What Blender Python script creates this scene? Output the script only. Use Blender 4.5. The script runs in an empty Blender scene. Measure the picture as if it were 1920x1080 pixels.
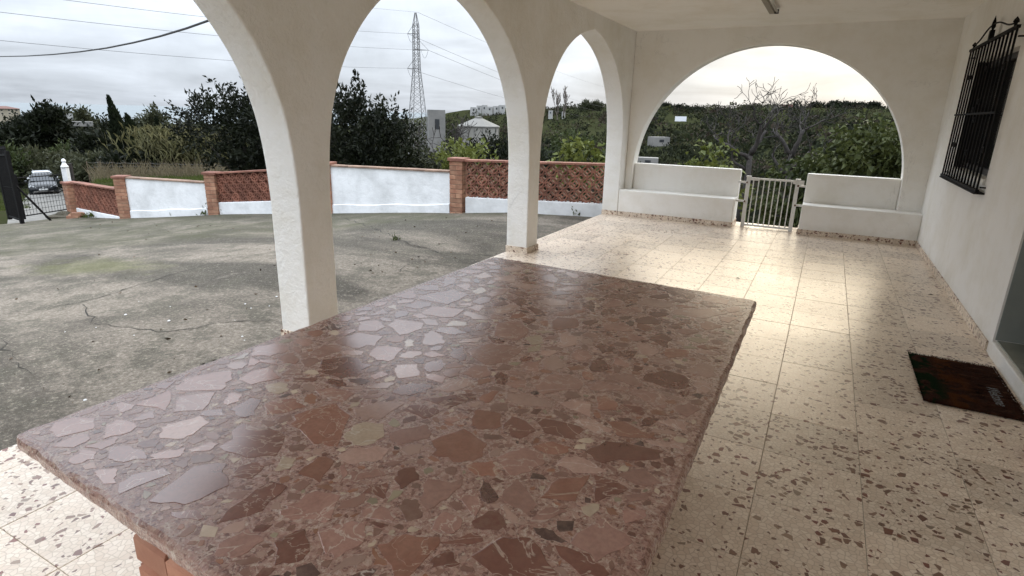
import bpy, bmesh, math, random
import numpy as np
from mathutils import Vector, Matrix

random.seed(7)
rng = np.random.default_rng(7)
R_ = math.radians
scene = bpy.context.scene
col = scene.collection

# ------------------------------------------------------------------ camera
EYE = 1.49
F_PX, CX, CY = 1085.0, 960.0, 540.0          # focal length and centre in pixels of the 1920 x 1080 picture
CAM_ROWS = np.array([[0.8819, 0.1560, -0.4449],
                     [0.4707, -0.2423, 0.8484],
                     [0.0245, -0.9576, -0.2870]])   # world X, Y, Z axes seen from the camera (right, down, forward)
_u, _s, _v = np.linalg.svd(CAM_ROWS)
CAM_ROWS = _u @ _v
cam_data = bpy.data.cameras.new("camera")
cam_data.sensor_width = 36.0
cam_data.lens = 36.0 * F_PX / 1920.0
cam_data.clip_start = 0.05
cam_data.clip_end = 60000
cam = bpy.data.objects.new("camera", cam_data)
col.objects.link(cam)
M = Matrix.Identity(4)
for i in range(3):
    M[i][0] = CAM_ROWS[i, 0]
    M[i][1] = -CAM_ROWS[i, 1]
    M[i][2] = -CAM_ROWS[i, 2]
M[2][3] = EYE
cam.matrix_world = M
scene.camera = cam

# ------------------------------------------------------------------ sky and sun
SUN_AZ, SUN_EL = R_(3.0), R_(22.0)            # azimuth from +Y towards +X
SKY_LEVEL = 0.318
world = bpy.data.worlds.new("World")
scene.world = world
world.use_nodes = True
wt = world.node_tree
wt.nodes.clear()


def N(nt, kind, props=None, **inputs):
    n = nt.nodes.new('ShaderNode' + kind)
    for k, v in (props or {}).items():
        setattr(n, k, v)
    for k, v in inputs.items():
        key = k.replace('_', ' ')
        if key not in n.inputs:
            key = int(k[1:]) if k[0] == 'i' and k[1:].isdigit() else key
        s = n.inputs[key]
        if isinstance(v, bpy.types.NodeSocket):
            nt.links.new(v, s)
        else:
            if isinstance(v, (tuple, list)) and len(v) == 3 and s.type == 'RGBA':
                v = (*v, 1.0)
            s.default_value = v
    return n


def mth(nt, op, a, b=0.0, clamp=False):
    n = N(nt, 'Math', {'operation': op, 'use_clamp': clamp}, i0=a, i1=b)
    return n.outputs[0]


def mix(nt, fac, a, b, blend='MIX'):
    n = nt.nodes.new('ShaderNodeMix')
    n.data_type = 'RGBA'
    n.blend_type = blend
    for idx, v in ((0, fac), (6, a), (7, b)):
        s = n.inputs[idx]
        if isinstance(v, bpy.types.NodeSocket):
            nt.links.new(v, s)
        else:
            s.default_value = (*v, 1.0) if isinstance(v, (tuple, list)) and len(v) == 3 else v
    return n.outputs[2]


def ramp(nt, fac, *stops):
    n = nt.nodes.new('ShaderNodeValToRGB')
    cr = n.color_ramp
    while len(cr.elements) < len(stops):
        cr.elements.new(0.5)
    for e, (p, c) in zip(cr.elements, stops):
        e.position = p
        e.color = (c, c, c, 1) if isinstance(c, (int, float)) else (*c, 1)
    nt.links.new(fac, n.inputs[0])
    return n.outputs[0]


sky = N(wt, 'TexSky', {'sky_type': 'NISHITA', 'sun_disc': False, 'sun_elevation': SUN_EL, 'sun_rotation': SUN_AZ,
                       'air_density': 1.0, 'dust_density': 2.0})
tc = N(wt, 'TexCoord')
sep = N(wt, 'SeparateXYZ', Vector=tc.outputs['Generated'])
up = mth(wt, 'MAXIMUM', sep.outputs[2], 0.0)
den = mth(wt, 'ADD', up, 0.12)
cvec = N(wt, 'CombineXYZ', X=mth(wt, 'DIVIDE', sep.outputs[0], den), Y=mth(wt, 'DIVIDE', sep.outputs[1], den), Z=0.0)
cl = N(wt, 'TexNoise', Vector=cvec.outputs[0], Scale=0.75, Detail=7.0, Roughness=0.55, Distortion=0.4)
cl2 = N(wt, 'TexNoise', Vector=tc.outputs['Generated'], Scale=5.0, Detail=6.0, Roughness=0.6, Distortion=0.3)
cloud = mth(wt, 'ADD', mth(wt, 'MULTIPLY', cl.outputs[0], 0.6), mth(wt, 'MULTIPLY', cl2.outputs[0], 0.4))
cloud_v = ramp(wt, cloud, (0.36, 0.74), (0.46, 0.92), (0.55, 1.06), (0.66, 1.30))
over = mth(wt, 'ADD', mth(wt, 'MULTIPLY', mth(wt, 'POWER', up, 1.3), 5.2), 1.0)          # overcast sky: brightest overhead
sdir = (math.sin(SUN_AZ) * math.cos(SUN_EL), math.cos(SUN_AZ) * math.cos(SUN_EL), math.sin(SUN_EL))
dot = N(wt, 'VectorMath', {'operation': 'DOT_PRODUCT'}, i0=tc.outputs['Generated'], i1=sdir).outputs['Value']
glow = mth(wt, 'POWER', mth(wt, 'MAXIMUM', dot, 0.0), 14.0)
tint = mix(wt, glow, (0.90, 0.98, 1.09), (1.10, 1.03, 0.84))
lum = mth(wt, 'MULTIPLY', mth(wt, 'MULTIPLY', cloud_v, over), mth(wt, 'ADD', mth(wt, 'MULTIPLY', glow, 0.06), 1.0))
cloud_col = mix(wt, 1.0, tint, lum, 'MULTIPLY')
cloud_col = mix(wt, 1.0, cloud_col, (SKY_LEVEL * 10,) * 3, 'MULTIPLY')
final = mix(wt, 0.97, sky.outputs[0], cloud_col)
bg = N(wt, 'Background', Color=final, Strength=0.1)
wo = wt.nodes.new('ShaderNodeOutputWorld')
wt.links.new(bg.outputs[0], wo.inputs[0])

sun_data = bpy.data.lights.new("sun", 'SUN')
sun_data.energy = 0.5
sun_data.angle = R_(34)
sun_data.color = (1.0, 0.84, 0.6)
sun = bpy.data.objects.new("sun", sun_data)
col.objects.link(sun)
sun.rotation_euler = Vector(sdir).to_track_quat('Z', 'Y').to_euler()
sun.location = (0, 0, 30)

scene.view_settings.view_transform = 'Standard'
scene.view_settings.look = 'None'
scene.view_settings.exposure = 1.2
scene.view_settings.gamma = 1.0
scene.view_settings.use_curve_mapping = False
scene.render.engine = 'CYCLES'
scene.cycles.use_denoising = True
scene.cycles.max_bounces = 8
scene.cycles.diffuse_bounces = 5
scene.cycles.glossy_bounces = 4
scene.cycles.transparent_max_bounces = 8
scene.cycles.sample_clamp_indirect = 8.0


# ------------------------------------------------------------------ placing helpers
def ray(px, py):
    return CAM_ROWS @ np.array([px - CX, py - CY, F_PX])


def at(px, py, dist):
    """The point seen at a pixel of the picture, at a horizontal distance from the eye."""
    v = ray(px, py)
    p = v * (dist / math.hypot(v[0], v[1])) + np.array([0, 0, EYE])
    return Vector(p)


def ground_at(px, py, zf):
    v = ray(px, py)
    lo, hi = 0.5, 400.0
    k = math.hypot(v[0], v[1])
    d = lo
    while d < hi:
        p = v * (d / k) + np.array([0, 0, EYE])
        if p[2] <= zf(p[0], p[1]):
            break
        d += 0.02 + d * 0.002
    return Vector(p)


# ------------------------------------------------------------------ mesh helpers
class MB:
    def __init__(self):
        self.v, self.f, self.mi = [], [], []

    def add(self, verts, faces, mi=0):
        o = len(self.v)
        self.v.extend([tuple(p) for p in verts])
        self.f.extend([tuple(i + o for i in f) for f in faces])
        self.mi.extend([mi] * len(faces))
        return self

    def box(self, x0, x1, y0, y1, z0, z1, mi=0):
        v = [(x0, y0, z0), (x1, y0, z0), (x1, y1, z0), (x0, y1, z0), (x0, y0, z1), (x1, y0, z1), (x1, y1, z1), (x0, y1, z1)]
        return self.add(v, [(0, 3, 2, 1), (4, 5, 6, 7), (0, 1, 5, 4), (1, 2, 6, 5), (2, 3, 7, 6), (3, 0, 4, 7)], mi)

    def tube(self, pts, radii, seg=6, mi=0, cap=True):
        pts = [Vector(p) for p in pts]
        if isinstance(radii, (int, float)):
            radii = [radii] * len(pts)
        o = len(self.v)
        n = len(pts)
        ref = None
        for i, p in enumerate(pts):
            d = (pts[min(i + 1, n - 1)] - pts[max(i - 1, 0)])
            d = d.normalized() if d.length > 1e-9 else Vector((0, 0, 1))
            if ref is None:
                ref = d.orthogonal().normalized()
            a = (ref - d * ref.dot(d))
            a = a.normalized() if a.length > 1e-6 else d.orthogonal().normalized()
            ref = a
            b = d.cross(a)
            for k in range(seg):
                t = 2 * math.pi * k / seg
                self.v.append(tuple(p + (a * math.cos(t) + b * math.sin(t)) * radii[i]))
        for i in range(n - 1):
            for k in range(seg):
                k2 = (k + 1) % seg
                self.f.append((o + i * seg + k, o + i * seg + k2, o + (i + 1) * seg + k2, o + (i + 1) * seg + k))
                self.mi.append(mi)
        if cap:
            self.f.append(tuple(o + k for k in range(seg))[::-1])
            self.f.append(tuple(o + (n - 1) * seg + k for k in range(seg)))
            self.mi += [mi, mi]
        return self

    def prism(self, outline, to3, d0, d1, mi=0):
        """outline: 2-D points counter-clockwise; to3(u, v, d) gives the 3-D point."""
        n = len(outline)
        v = [to3(a, b, d0) for a, b in outline] + [to3(a, b, d1) for a, b in outline]
        f = [tuple(range(n))[::-1], tuple(range(n, 2 * n))]
        f += [(i, (i + 1) % n, n + (i + 1) % n, n + i) for i in range(n)]
        return self.add(v, f, mi)

    def lathe(self, prof, seg=16, centre=(0, 0, 0), mi=0):
        o = len(self.v)
        for r, z in prof:
            for k in range(seg):
                t = 2 * math.pi * k / seg
                self.v.append((centre[0] + r * math.cos(t), centre[1] + r * math.sin(t), centre[2] + z))
        m = len(prof)
        for i in range(m - 1):
            for k in range(seg):
                k2 = (k + 1) % seg
                self.f.append((o + i * seg + k, o + i * seg + k2, o + (i + 1) * seg + k2, o + (i + 1) * seg + k))
                self.mi.append(mi)
        self.f.append(tuple(o + k for k in range(seg))[::-1])
        self.f.append(tuple(o + (m - 1) * seg + k for k in range(seg)))
        self.mi += [mi, mi]
        return self

    def mesh(self, name, mats, smooth=False):
        me = bpy.data.meshes.new(name)
        me.from_pydata(self.v, [], self.f)
        mats = mats if isinstance(mats, (list, tuple)) else [mats]
        for m in mats:
            me.materials.append(m)
        if len(mats) > 1:
            me.polygons.foreach_set('material_index', self.mi)
        if smooth:
            me.polygons.foreach_set('use_smooth', [True] * len(me.polygons))
        me.update()
        bm = bmesh.new()
        bm.from_mesh(me)
        bmesh.ops.recalc_face_normals(bm, faces=bm.faces)
        bm.to_mesh(me)
        bm.free()
        return me

    def build(self, name, mats, parent=None, smooth=False, bevel=0.0, segs=2, **tags):
        return link(name, self.mesh(name, mats, smooth), parent, bevel=bevel, segs=segs, **tags)


def tag(o, label=None, category=None, group=None, kind=None):
    for k, v in (('label', label), ('category', category), ('group', group), ('kind', kind)):
        if v:
            o[k] = v
    return o


def link(name, data, parent=None, loc=None, rot=None, bevel=0.0, segs=2, **tags):
    o = bpy.data.objects.new(name, data)
    col.objects.link(o)
    if parent:
        o.parent = parent
    if loc is not None:
        o.location = loc
    if rot is not None:
        o.rotation_euler = rot
    if bevel:
        b = o.modifiers.new('bevel', 'BEVEL')
        b.width = bevel
        b.segments = segs
        b.limit_method = 'ANGLE'
        b.angle_limit = R_(35)
    return tag(o, **tags)


def empty(name, loc=(0, 0, 0), rotz=0.0, parent=None, **tags):
    o = link(name, None, parent, loc=loc, rot=(0, 0, rotz), **tags)
    o.empty_display_size = 0.2
    return o


def chamfer_box(sx, sy, sz, c):
    """A block on z 0..sz with a chamfered top edge, origin at its centre below."""
    m = MB()
    x, y = sx / 2, sy / 2
    v = []
    for k, (a, z) in enumerate(((0, 0), (0, sz - c), (c, sz))):
        v += [(-x + a, -y + a, z), (x - a, -y + a, z), (x - a, y - a, z), (-x + a, y - a, z)]
    f = [(0, 3, 2, 1), (8, 9, 10, 11)]
    for k in (0, 4):
        f += [(k + i, k + (i + 1) % 4, k + 4 + (i + 1) % 4, k + 4 + i) for i in range(4)]
    return m.add(v, f)


# ------------------------------------------------------------------ material helpers
def new_mat(name):
    m = bpy.data.materials.new(name)
    m.use_nodes = True
    nt = m.node_tree
    nt.nodes.clear()
    out = nt.nodes.new('ShaderNodeOutputMaterial')
    p = nt.nodes.new('ShaderNodeBsdfPrincipled')
    nt.links.new(p.outputs[0], out.inputs[0])
    return m, nt, p


def setp(nt, p, **kw):
    for k, v in kw.items():
        s = p.inputs[k.replace('_', ' ')]
        if isinstance(v, bpy.types.NodeSocket):
            nt.links.new(v, s)
        else:
            s.default_value = (*v, 1.0) if isinstance(v, (tuple, list)) and len(v) == 3 and s.type == 'RGBA' else v


def pos(nt, scale=1.0, per_object=False):
    g = N(nt, 'NewGeometry').outputs['Position']
    if per_object:
        r = N(nt, 'ObjectInfo').outputs['Random']
        sh = N(nt, 'CombineXYZ', X=mth(nt, 'MULTIPLY', r, 37.3), Y=mth(nt, 'MULTIPLY', r, 91.7), Z=mth(nt, 'MULTIPLY', r, 13.1))
        g = N(nt, 'VectorMath', {'operation': 'ADD'}, i0=g, i1=sh.outputs[0]).outputs[0]
    return g


def bump(nt, h, strength=0.3, dist=0.01):
    return N(nt, 'Bump', Strength=strength, Distance=dist, Height=h).outputs[0]


def noisy(name, c1, c2, scale=4.0, rough=0.7, detail=6.0, bstr=0.0, bdist=0.01, bscale=None, metallic=0.0, per_object=False, obj_var=0.0, lo=0.35, hi=0.65, spec=0.5):
    m, nt, p = new_mat(name)
    g = pos(nt, per_object=per_object)
    n = N(nt, 'TexNoise', Vector=g, Scale=scale, Detail=detail, Roughness=0.6)
    f = ramp(nt, n.outputs[0], (lo, 0.0), (hi, 1.0))
    c = mix(nt, f, c1, c2)
    if obj_var:
        r = N(nt, 'ObjectInfo').outputs['Random']
        c = mix(nt, 1.0, c, N(nt, 'HueSaturation', Color=(1, 1, 1, 1), Value=mth(nt, 'ADD', mth(nt, 'MULTIPLY', r, 2 * obj_var), 1.0 - obj_var)).outputs[0], 'MULTIPLY')
    setp(nt, p, Base_Color=c, Roughness=rough, Metallic=metallic, Specular_IOR_Level=spec)
    if bstr:
        n2 = N(nt, 'TexNoise', Vector=g, Scale=bscale or scale * 6, Detail=5.0)
        setp(nt, p, Normal=bump(nt, n2.outputs[0], bstr, bdist))
    return m


def plain(name, c, rough=0.5, metallic=0.0, **kw):
    m, nt, p = new_mat(name)
    setp(nt, p, Base_Color=c, Roughness=rough, Metallic=metallic, **kw)
    return m


def leaf_mat(name, c1, c2, rough=0.55, scale=1.2, attr=None):
    m, nt, p = new_mat(name)
    g = pos(nt)
    n = N(nt, 'TexNoise', Vector=g, Scale=scale, Detail=3.0)
    n2 = N(nt, 'TexNoise', Vector=g, Scale=scale * 14, Detail=2.0)
    f = mth(nt, 'ADD', mth(nt, 'MULTIPLY', n.outputs[0], 0.5), mth(nt, 'MULTIPLY', n2.outputs[0], 0.5))
    c = mix(nt, ramp(nt, f, (0.36, 0.0), (0.64, 1.0)), c1, c2)
    if attr:
        a = N(nt, 'Attribute', {'attribute_name': attr})
        c = mix(nt, 1.0, c, a.outputs['Color'], 'MULTIPLY')
    setp(nt, p, Base_Color=c, Roughness=rough, Specular_IOR_Level=0.2)
    tr = N(nt, 'BsdfTranslucent', Color=c)
    ms = N(nt, 'MixShader', i0=0.25)
    nt.links.new(p.outputs[0], ms.inputs[1])
    nt.links.new(tr.outputs[0], ms.inputs[2])
    out = [x for x in nt.nodes if x.type == 'OUTPUT_MATERIAL'][0]
    nt.links.new(ms.outputs[0], out.inputs[0])
    return m


def terrazzo(name, tile=True, k=1.0, dim='2D', dark_share=0.912, gloss=0.19):
    m, nt, p = new_mat(name)
    g = pos(nt, per_object=tile)
    wob = N(nt, 'TexNoise', Vector=g, Scale=60.0, Detail=2.0)
    gw = N(nt, 'VectorMath', {'operation': 'ADD'}, i0=g, i1=N(nt, 'VectorMath', {'operation': 'SCALE'}, i0=wob.outputs['Color'], Scale=0.006).outputs[0]).outputs[0]
    v = N(nt, 'TexVoronoi', {'feature': 'F1', 'voronoi_dimensions': dim}, Vector=gw, Scale=46.0 * k)
    e = N(nt, 'TexVoronoi', {'feature': 'DISTANCE_TO_EDGE', 'voronoi_dimensions': dim}, Vector=gw, Scale=46.0 * k)
    cream = mix(nt, N(nt, 'SeparateColor', Color=v.outputs['Color']).outputs[0], (0.70, 0.57, 0.445), (0.82, 0.71, 0.585))
    body = mix(nt, ramp(nt, e.outputs['Distance'], (0.015, 0.0), (0.12, 1.0)), (0.57, 0.46, 0.345), cream)
    # two sizes of dark chips
    out = body
    for sc, share, edge in ((25.0 * k, dark_share + 0.025, 0.14), (38.0 * k, dark_share + 0.005, 0.10), (66.0 * k, 0.93, 0.08)):
        mp = N(nt, 'Mapping', Vector=gw, Location=(3.1 * sc, 1.7, 0), Rotation=(0, 0, 0.5))
        v2 = N(nt, 'TexVoronoi', {'feature': 'F1', 'voronoi_dimensions': dim}, Vector=mp.outputs[0], Scale=sc)
        e2 = N(nt, 'TexVoronoi', {'feature': 'DISTANCE_TO_EDGE', 'voronoi_dimensions': dim}, Vector=mp.outputs[0], Scale=sc)
        rgb = N(nt, 'SeparateColor', Color=v2.outputs['Color'])
        pick = mth(nt, 'GREATER_THAN', rgb.outputs[0], mth(nt, 'ADD', mth(nt, 'MULTIPLY', N(nt, 'ObjectInfo').outputs['Random'], 0.07), share - 0.035))
        shape = ramp(nt, e2.outputs['Distance'], (edge, 0.0), (edge + 0.04, 1.0))
        dk = ramp(nt, rgb.outputs[1], (0.0, (0.16, 0.082, 0.053)), (0.3, (0.24, 0.145, 0.095)), (0.5, (0.21, 0.07, 0.045)), (0.65, (0.17, 0.072, 0.05)), (0.8, (0.34, 0.225, 0.15)), (1.0, (0.28, 0.21, 0.15)))
        out = mix(nt, mth(nt, 'MULTIPLY', pick, shape), out, dk)
    big = N(nt, 'TexNoise', Vector=N(nt, 'NewGeometry').outputs['Position'], Scale=0.9, Detail=5.0)
    dirt = N(nt, 'TexNoise', Vector=N(nt, 'NewGeometry').outputs['Position'], Scale=9.0, Detail=6.0, Roughness=0.7)
    out = mix(nt, mth(nt, 'MULTIPLY', ramp(nt, dirt.outputs[0], (0.45, 0.0), (0.75, 1.0)), 0.2), out, (0.45, 0.38, 0.29), 'MULTIPLY')
    r = N(nt, 'ObjectInfo').outputs['Random']
    out = mix(nt, 1.0, out, N(nt, 'HueSaturation', Color=(1, 1, 1, 1), Value=mth(nt, 'ADD', mth(nt, 'MULTIPLY', r, 0.22), 0.86)).outputs[0], 'MULTIPLY')
    rough = mth(nt, 'ADD', mth(nt, 'MULTIPLY', big.outputs[0], 0.22), gloss)
    fine = N(nt, 'TexNoise', Vector=g, Scale=25.0, Detail=4.0)
    setp(nt, p, Base_Color=out, Roughness=rough, IOR=1.55, Normal=bump(nt, fine.outputs[0], 0.035, 0.01))
    return m


def plaster(name, c, grain=60.0, gstr=0.25, lump=5.0, lstr=0.25, stain=(0.9, 0.88, 0.83), foot=None):
    m, nt, p = new_mat(name)
    g = pos(nt)
    n1 = N(nt, 'TexNoise', Vector=g, Scale=grain, Detail=4.0, Roughness=0.65)
    n2 = N(nt, 'TexNoise', Vector=g, Scale=lump, Detail=4.0, Distortion=0.6)
    n3 = N(nt, 'TexNoise', Vector=g, Scale=1.7, Detail=8.0, Roughness=0.68)
    n4 = N(nt, 'TexNoise', Vector=g, Scale=0.6, Detail=3.0, Distortion=0.8)
    cc = mix(nt, ramp(nt, n3.outputs[0], (0.44, 0.0), (0.70, 1.0)), c, tuple(a * b for a, b in zip(c, stain)))
    # runs of old damp, and hairline cracks
    st = N(nt, 'Mapping', Vector=g, Scale=(7.0, 7.0, 0.5))
    n5 = N(nt, 'TexNoise', Vector=st.outputs[0], Scale=1.0, Detail=6.0, Roughness=0.6)
    cc = mix(nt, ramp(nt, n5.outputs[0], (0.60, 0.0), (0.85, 0.16)), cc, tuple(a * b for a, b in zip(c, (0.80, 0.76, 0.69))))
    hl = N(nt, 'TexNoise', Vector=g, Scale=1.1, Detail=9.0, Roughness=0.62, Distortion=0.9)
    hm = mth(nt, 'MULTIPLY', ramp(nt, mth(nt, 'ABSOLUTE', mth(nt, 'SUBTRACT', hl.outputs[0], 0.5)), (0.0, 1.0), (0.0035, 0.0)), ramp(nt, n4.outputs[0], (0.50, 0.0), (0.62, 0.5)))
    cc = mix(nt, hm, cc, tuple(a * 0.55 for a in c))
    if foot:
        z = N(nt, 'SeparateXYZ', Vector=g).outputs[2]
        zf = mth(nt, 'SUBTRACT', mth(nt, 'MULTIPLY', n3.outputs[0], 0.9), mth(nt, 'MULTIPLY', z, 1.0 / foot))
        cc = mix(nt, ramp(nt, mth(nt, 'ADD', zf, 0.35), (0.45, 0.0), (1.0, 0.4)), cc, (0.50, 0.45, 0.37))
    hh = mth(nt, 'ADD', mth(nt, 'MULTIPLY', n1.outputs[0], gstr), mth(nt, 'MULTIPLY', n2.outputs[0], lstr))
    hh = mth(nt, 'ADD', hh, mth(nt, 'MULTIPLY', n4.outputs[0], 2.2))
    setp(nt, p, Base_Color=cc, Roughness=0.85, Specular_IOR_Level=0.25, Normal=bump(nt, hh, 0.5, 0.02))
    return m


MT = {}
MT['plaster'] = plaster('white plaster', (0.87, 0.85, 0.805), foot=0.5)
MT['stucco'] = plaster('rough white stucco', (0.87, 0.855, 0.815), grain=45.0, gstr=0.6, lump=14.0, lstr=0.9, foot=0.6)
MT['ceiling'] = plaster('ceiling paint', (0.87, 0.84, 0.775), gstr=0.1, lstr=0.15)
MT['lime'] = plaster('whitewash', (0.80, 0.805, 0.81), grain=30.0, gstr=0.5, lump=6.0, lstr=0.9, stain=(0.74, 0.74, 0.73))
MT['terrazzo'] = terrazzo('terrazzo tile')
MT['skirting'] = terrazzo('terrazzo skirting', tile=True, k=0.9, dim='3D', dark_share=0.78, gloss=0.3)
MT['grout'] = noisy('floor grout', (0.30, 0.24, 0.17), (0.50, 0.41, 0.30), 20.0, 0.9)
MT['brick'] = noisy('orange brick', (0.26, 0.115, 0.07), (0.38, 0.215, 0.135), 9.0, 0.85, bstr=0.4, bdist=0.006, per_object=True, obj_var=0.22)
MT['mortar'] = noisy('brick mortar', (0.10, 0.075, 0.055), (0.17, 0.13, 0.095), 25.0, 0.95)
MT['clay'] = noisy('red clay lattice', (0.18, 0.066, 0.042), (0.29, 0.125, 0.08), 14.0, 0.75, per_object=True, obj_var=0.25, bstr=0.2)
MT['coping'] = noisy('clay coping tile', (0.19, 0.075, 0.05), (0.27, 0.125, 0.085), 8.0, 0.8, per_object=True, obj_var=0.18)
MT['coping_old'] = noisy('weathered coping brick', (0.20, 0.125, 0.09), (0.29, 0.19, 0.135), 8.0, 0.85, per_object=True, obj_var=0.18)
MT['black_iron'] = noisy('black painted iron', (0.005, 0.005, 0.0055), (0.010, 0.009, 0.0085), 20.0, 0.7, spec=0.15)
MT['white_iron'] = noisy('white painted iron', (0.72, 0.71, 0.68), (0.62, 0.60, 0.55), 12.0, 0.45, lo=0.5, hi=0.75)
MT['rust'] = noisy('rusty bolt', (0.10, 0.05, 0.03), (0.17, 0.09, 0.05), 60.0, 0.8)
MT['bark'] = noisy('grey bark', (0.075, 0.06, 0.05), (0.15, 0.125, 0.105), 12.0, 0.9, bstr=0.6, bdist=0.02, bscale=40)
MT['bark_dark'] = noisy('dark bark', (0.016, 0.013, 0.0115), (0.038, 0.031, 0.027), 12.0, 0.9, bstr=0.5, bdist=0.02, bscale=40)

# ================================================================== THE PORCH
XO, XI, XR = -3.06, -2.80, 1.185          # outer and inner face of the arcade, face of the house wall
YF, YB, YE = 8.875, 9.12, 9.36            # front of the low parapet, inner and outer face of the end wall
YS = -1.35                                # where the porch ends behind the viewer
CEIL = 2.72


def yard_z(x, y=0.0):
    return -0.085 - 0.095 * max(0.0, -x - 4.5) - 0.006 * max(0.0, min(1.4, -x - 3.1))


# ---- terrace floor: slab of mortar with each tile laid on it
floor = MB().box(XO + 0.012, 1.9, YS, 9.42, -0.6, -0.0028).build('terrace_floor', MT['grout'], kind='structure',
        label='cream terrazzo tiled terrace floor under the arches')
TILE = 0.40
tile_me = {}


def tile(x0, x1, y0, y1, z=-0.012):
    sx, sy = round(x1 - x0 - 0.0028, 4), round(y1 - y0 - 0.0028, 4)
    key = (sx, sy)
    if key not in tile_me:
        tile_me[key] = chamfer_box(sx, sy, 0.012, 0.0012).mesh('tile', MT['terrazzo'])
    o = link('tile', tile_me[key], floor, loc=((x0 + x1) / 2, (y0 + y1) / 2, z + random.uniform(-0.0006, 0.0006)),
             rot=(R_(random.gauss(0, 0.05)), R_(random.gauss(0, 0.05)), 0))
    return o


xs = [XO + 0.012] + [-2.85 + TILE * i for i in range(10)] + [XR + 0.01]
ys = [2.30 + TILE * i for i in range(-8, 17)] + [9.10]
for a, b in zip(xs[:-1], xs[1:]):
    for c, d in zip(ys[:-1], ys[1:]):
        if c > 8.6 and d > YF + 0.05 and not (a > -1.3 and b < 0.2):
            d = YF + 0.05
            if d - c < 0.03:
                continue
        tile(a, b, c, d)
for a, b in ((-1.08, -0.64), (-0.64, -0.20)):
    tile(a, b, 9.10, 9.40)
# tiles behind the viewer, never in the picture, laid as whole strips
for a, b in zip(xs[:-1], xs[1:]):
    tile(a, b, YS, -0.9)

# ---- arcade of pointed arches
PROF = [(0.0, 0.95), (0.012, 1.15), (0.032, 1.32), (0.07, 1.5), (0.15, 1.71), (0.26, 1.89), (0.43, 2.085), (0.64, 2.25),
        (0.90, 2.385), (1.18, 2.475), (1.445, 2.535)]


def fine(prof, n=4):
    # a smooth curve through the profile
    out = []
    P = [prof[0]] + prof + [(prof[-1][0] * 2 - prof[-2][0], prof[-1][1] * 2 - prof[-2][1])]
    for i in range(1, len(P) - 2):
        for k in range(n):
            t = k / n
            q = []
            for c in (0, 1):
                p0, p1, p2, p3 = P[i - 1][c], P[i][c], P[i + 1][c], P[i + 2][c]
                q.append(0.5 * (2 * p1 + (p2 - p0) * t + (2 * p0 - 5 * p1 + 4 * p2 - p3) * t * t + (3 * p1 - p0 - 3 * p2 + p3) * t ** 3))
            out.append(tuple(q))
    out.append(prof[-1])
    return out


PF = fine(PROF)
piers = [(-0.665, -0.385), (2.515, 2.778), (5.668, 5.935), (8.868, YE)]
out2 = []
for i, (a, b) in enumerate(piers):
    zb = -0.25
    out2 += [(a, zb), (b, zb)]
    if i < len(piers) - 1:
        c = piers[i + 1][0]
        half = (c - b) / 2
        k = half / PROF[-1][0]
        left = [(b + u * k, z) for u, z in PF]
        right = [(c - u * k, z) for u, z in PF[::-1]][1:]
        out2 += left + right
out2 += [(YE, CEIL + 0.25), (piers[0][0], CEIL + 0.25)]
arcade = MB().prism(out2, lambda u, v, d: (d, u, v), XO, XI).build('arcade_wall', MT['stucco'], bevel=0.012,
        label='white stucco arcade wall with tall pointed arches along the yard side', category='arcade')
# ---- end wall with the round arch
ACX, ARAD, ASP = -0.885, 1.80, 0.69
oa = [(XI, -0.012), (ACX - ARAD, -0.012)]
oa += [(ACX - ARAD * math.cos(t), ASP + ARAD * math.sin(t)) for t in np.linspace(0, math.pi, 65)]
oa += [(ACX + ARAD, -0.012), (XR + 0.3, -0.012), (XR + 0.3, CEIL + 0.2), (XI, CEIL + 0.2)]
endw = MB().prism(oa, lambda u, v, d: (u, d, v), YB, YE).build('end_wall', MT['plaster'], bevel=0.012,
        label='white end wall of the porch with one wide round arch', category='wall')
# ---- house wall with window and door openings
WY0, WY1, WZ0, WZ1 = 6.10, 7.62, 1.02, 2.10
DY0, DY1, DZ1 = 3.70, 4.782, 2.15
house = empty('house_wall', (XR, 6.0, 0), label='white plastered house wall on the right with barred window and doorway', category='wall')


def hpart(name, mb, mat, **kw):
    o = mb.build(name, mat, **kw)
    o.parent = house
    o.matrix_parent_inverse = Matrix.Translation(house.location).inverted()
    return o


hw = MB()
T = 0.30
hw.box(XR, XR + T, YS, DY0, -0.012, CEIL)
hw.box(XR, XR + T, DY0, DY1, DZ1, CEIL)
hw.box(XR, XR + T, DY1, WY0, -0.012, CEIL)
hw.box(XR, XR + T, WY0, WY1, -0.012, WZ0)
hw.box(XR, XR + T, WY0, WY1, WZ1, CEIL)
hw.box(XR, XR + T, WY1, YB, -0.012, CEIL)
hpart('wall', hw, MT['plaster'])
MT['reveal'] = noisy('grey green reveal', (0.26, 0.285, 0.26), (0.31, 0.335, 0.305), 3.0, 0.7)  # door side in a grey green tone, darker than the wall plaster
MT['grey_marble'] = noisy('grey green marble', (0.20, 0.215, 0.18), (0.30, 0.31, 0.265), 5.0, 0.3, detail=9.0)
MT['door_wood'] = noisy('dark brown door', (0.05, 0.025, 0.015), (0.09, 0.05, 0.03), 6.0, 0.4)
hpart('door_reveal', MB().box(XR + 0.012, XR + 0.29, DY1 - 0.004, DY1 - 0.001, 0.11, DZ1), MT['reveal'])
hpart('door_step', MB().box(XR - 0.004, XR + 0.29, DY0, DY1 + 0.001, -0.012, 0.098), MT['plaster'], bevel=0.008)
hpart('threshold', MB().box(XR + 0.022, XR + 0.28, DY0 + 0.002, 4.36, 0.098, 0.108), MT['grey_marble'], bevel=0.003)
hpart('threshold', MB().box(XR + 0.022, XR + 0.28, 4.363, DY1 - 0.005, 0.098, 0.108), MT['grey_marble'], bevel=0.003)
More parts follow.
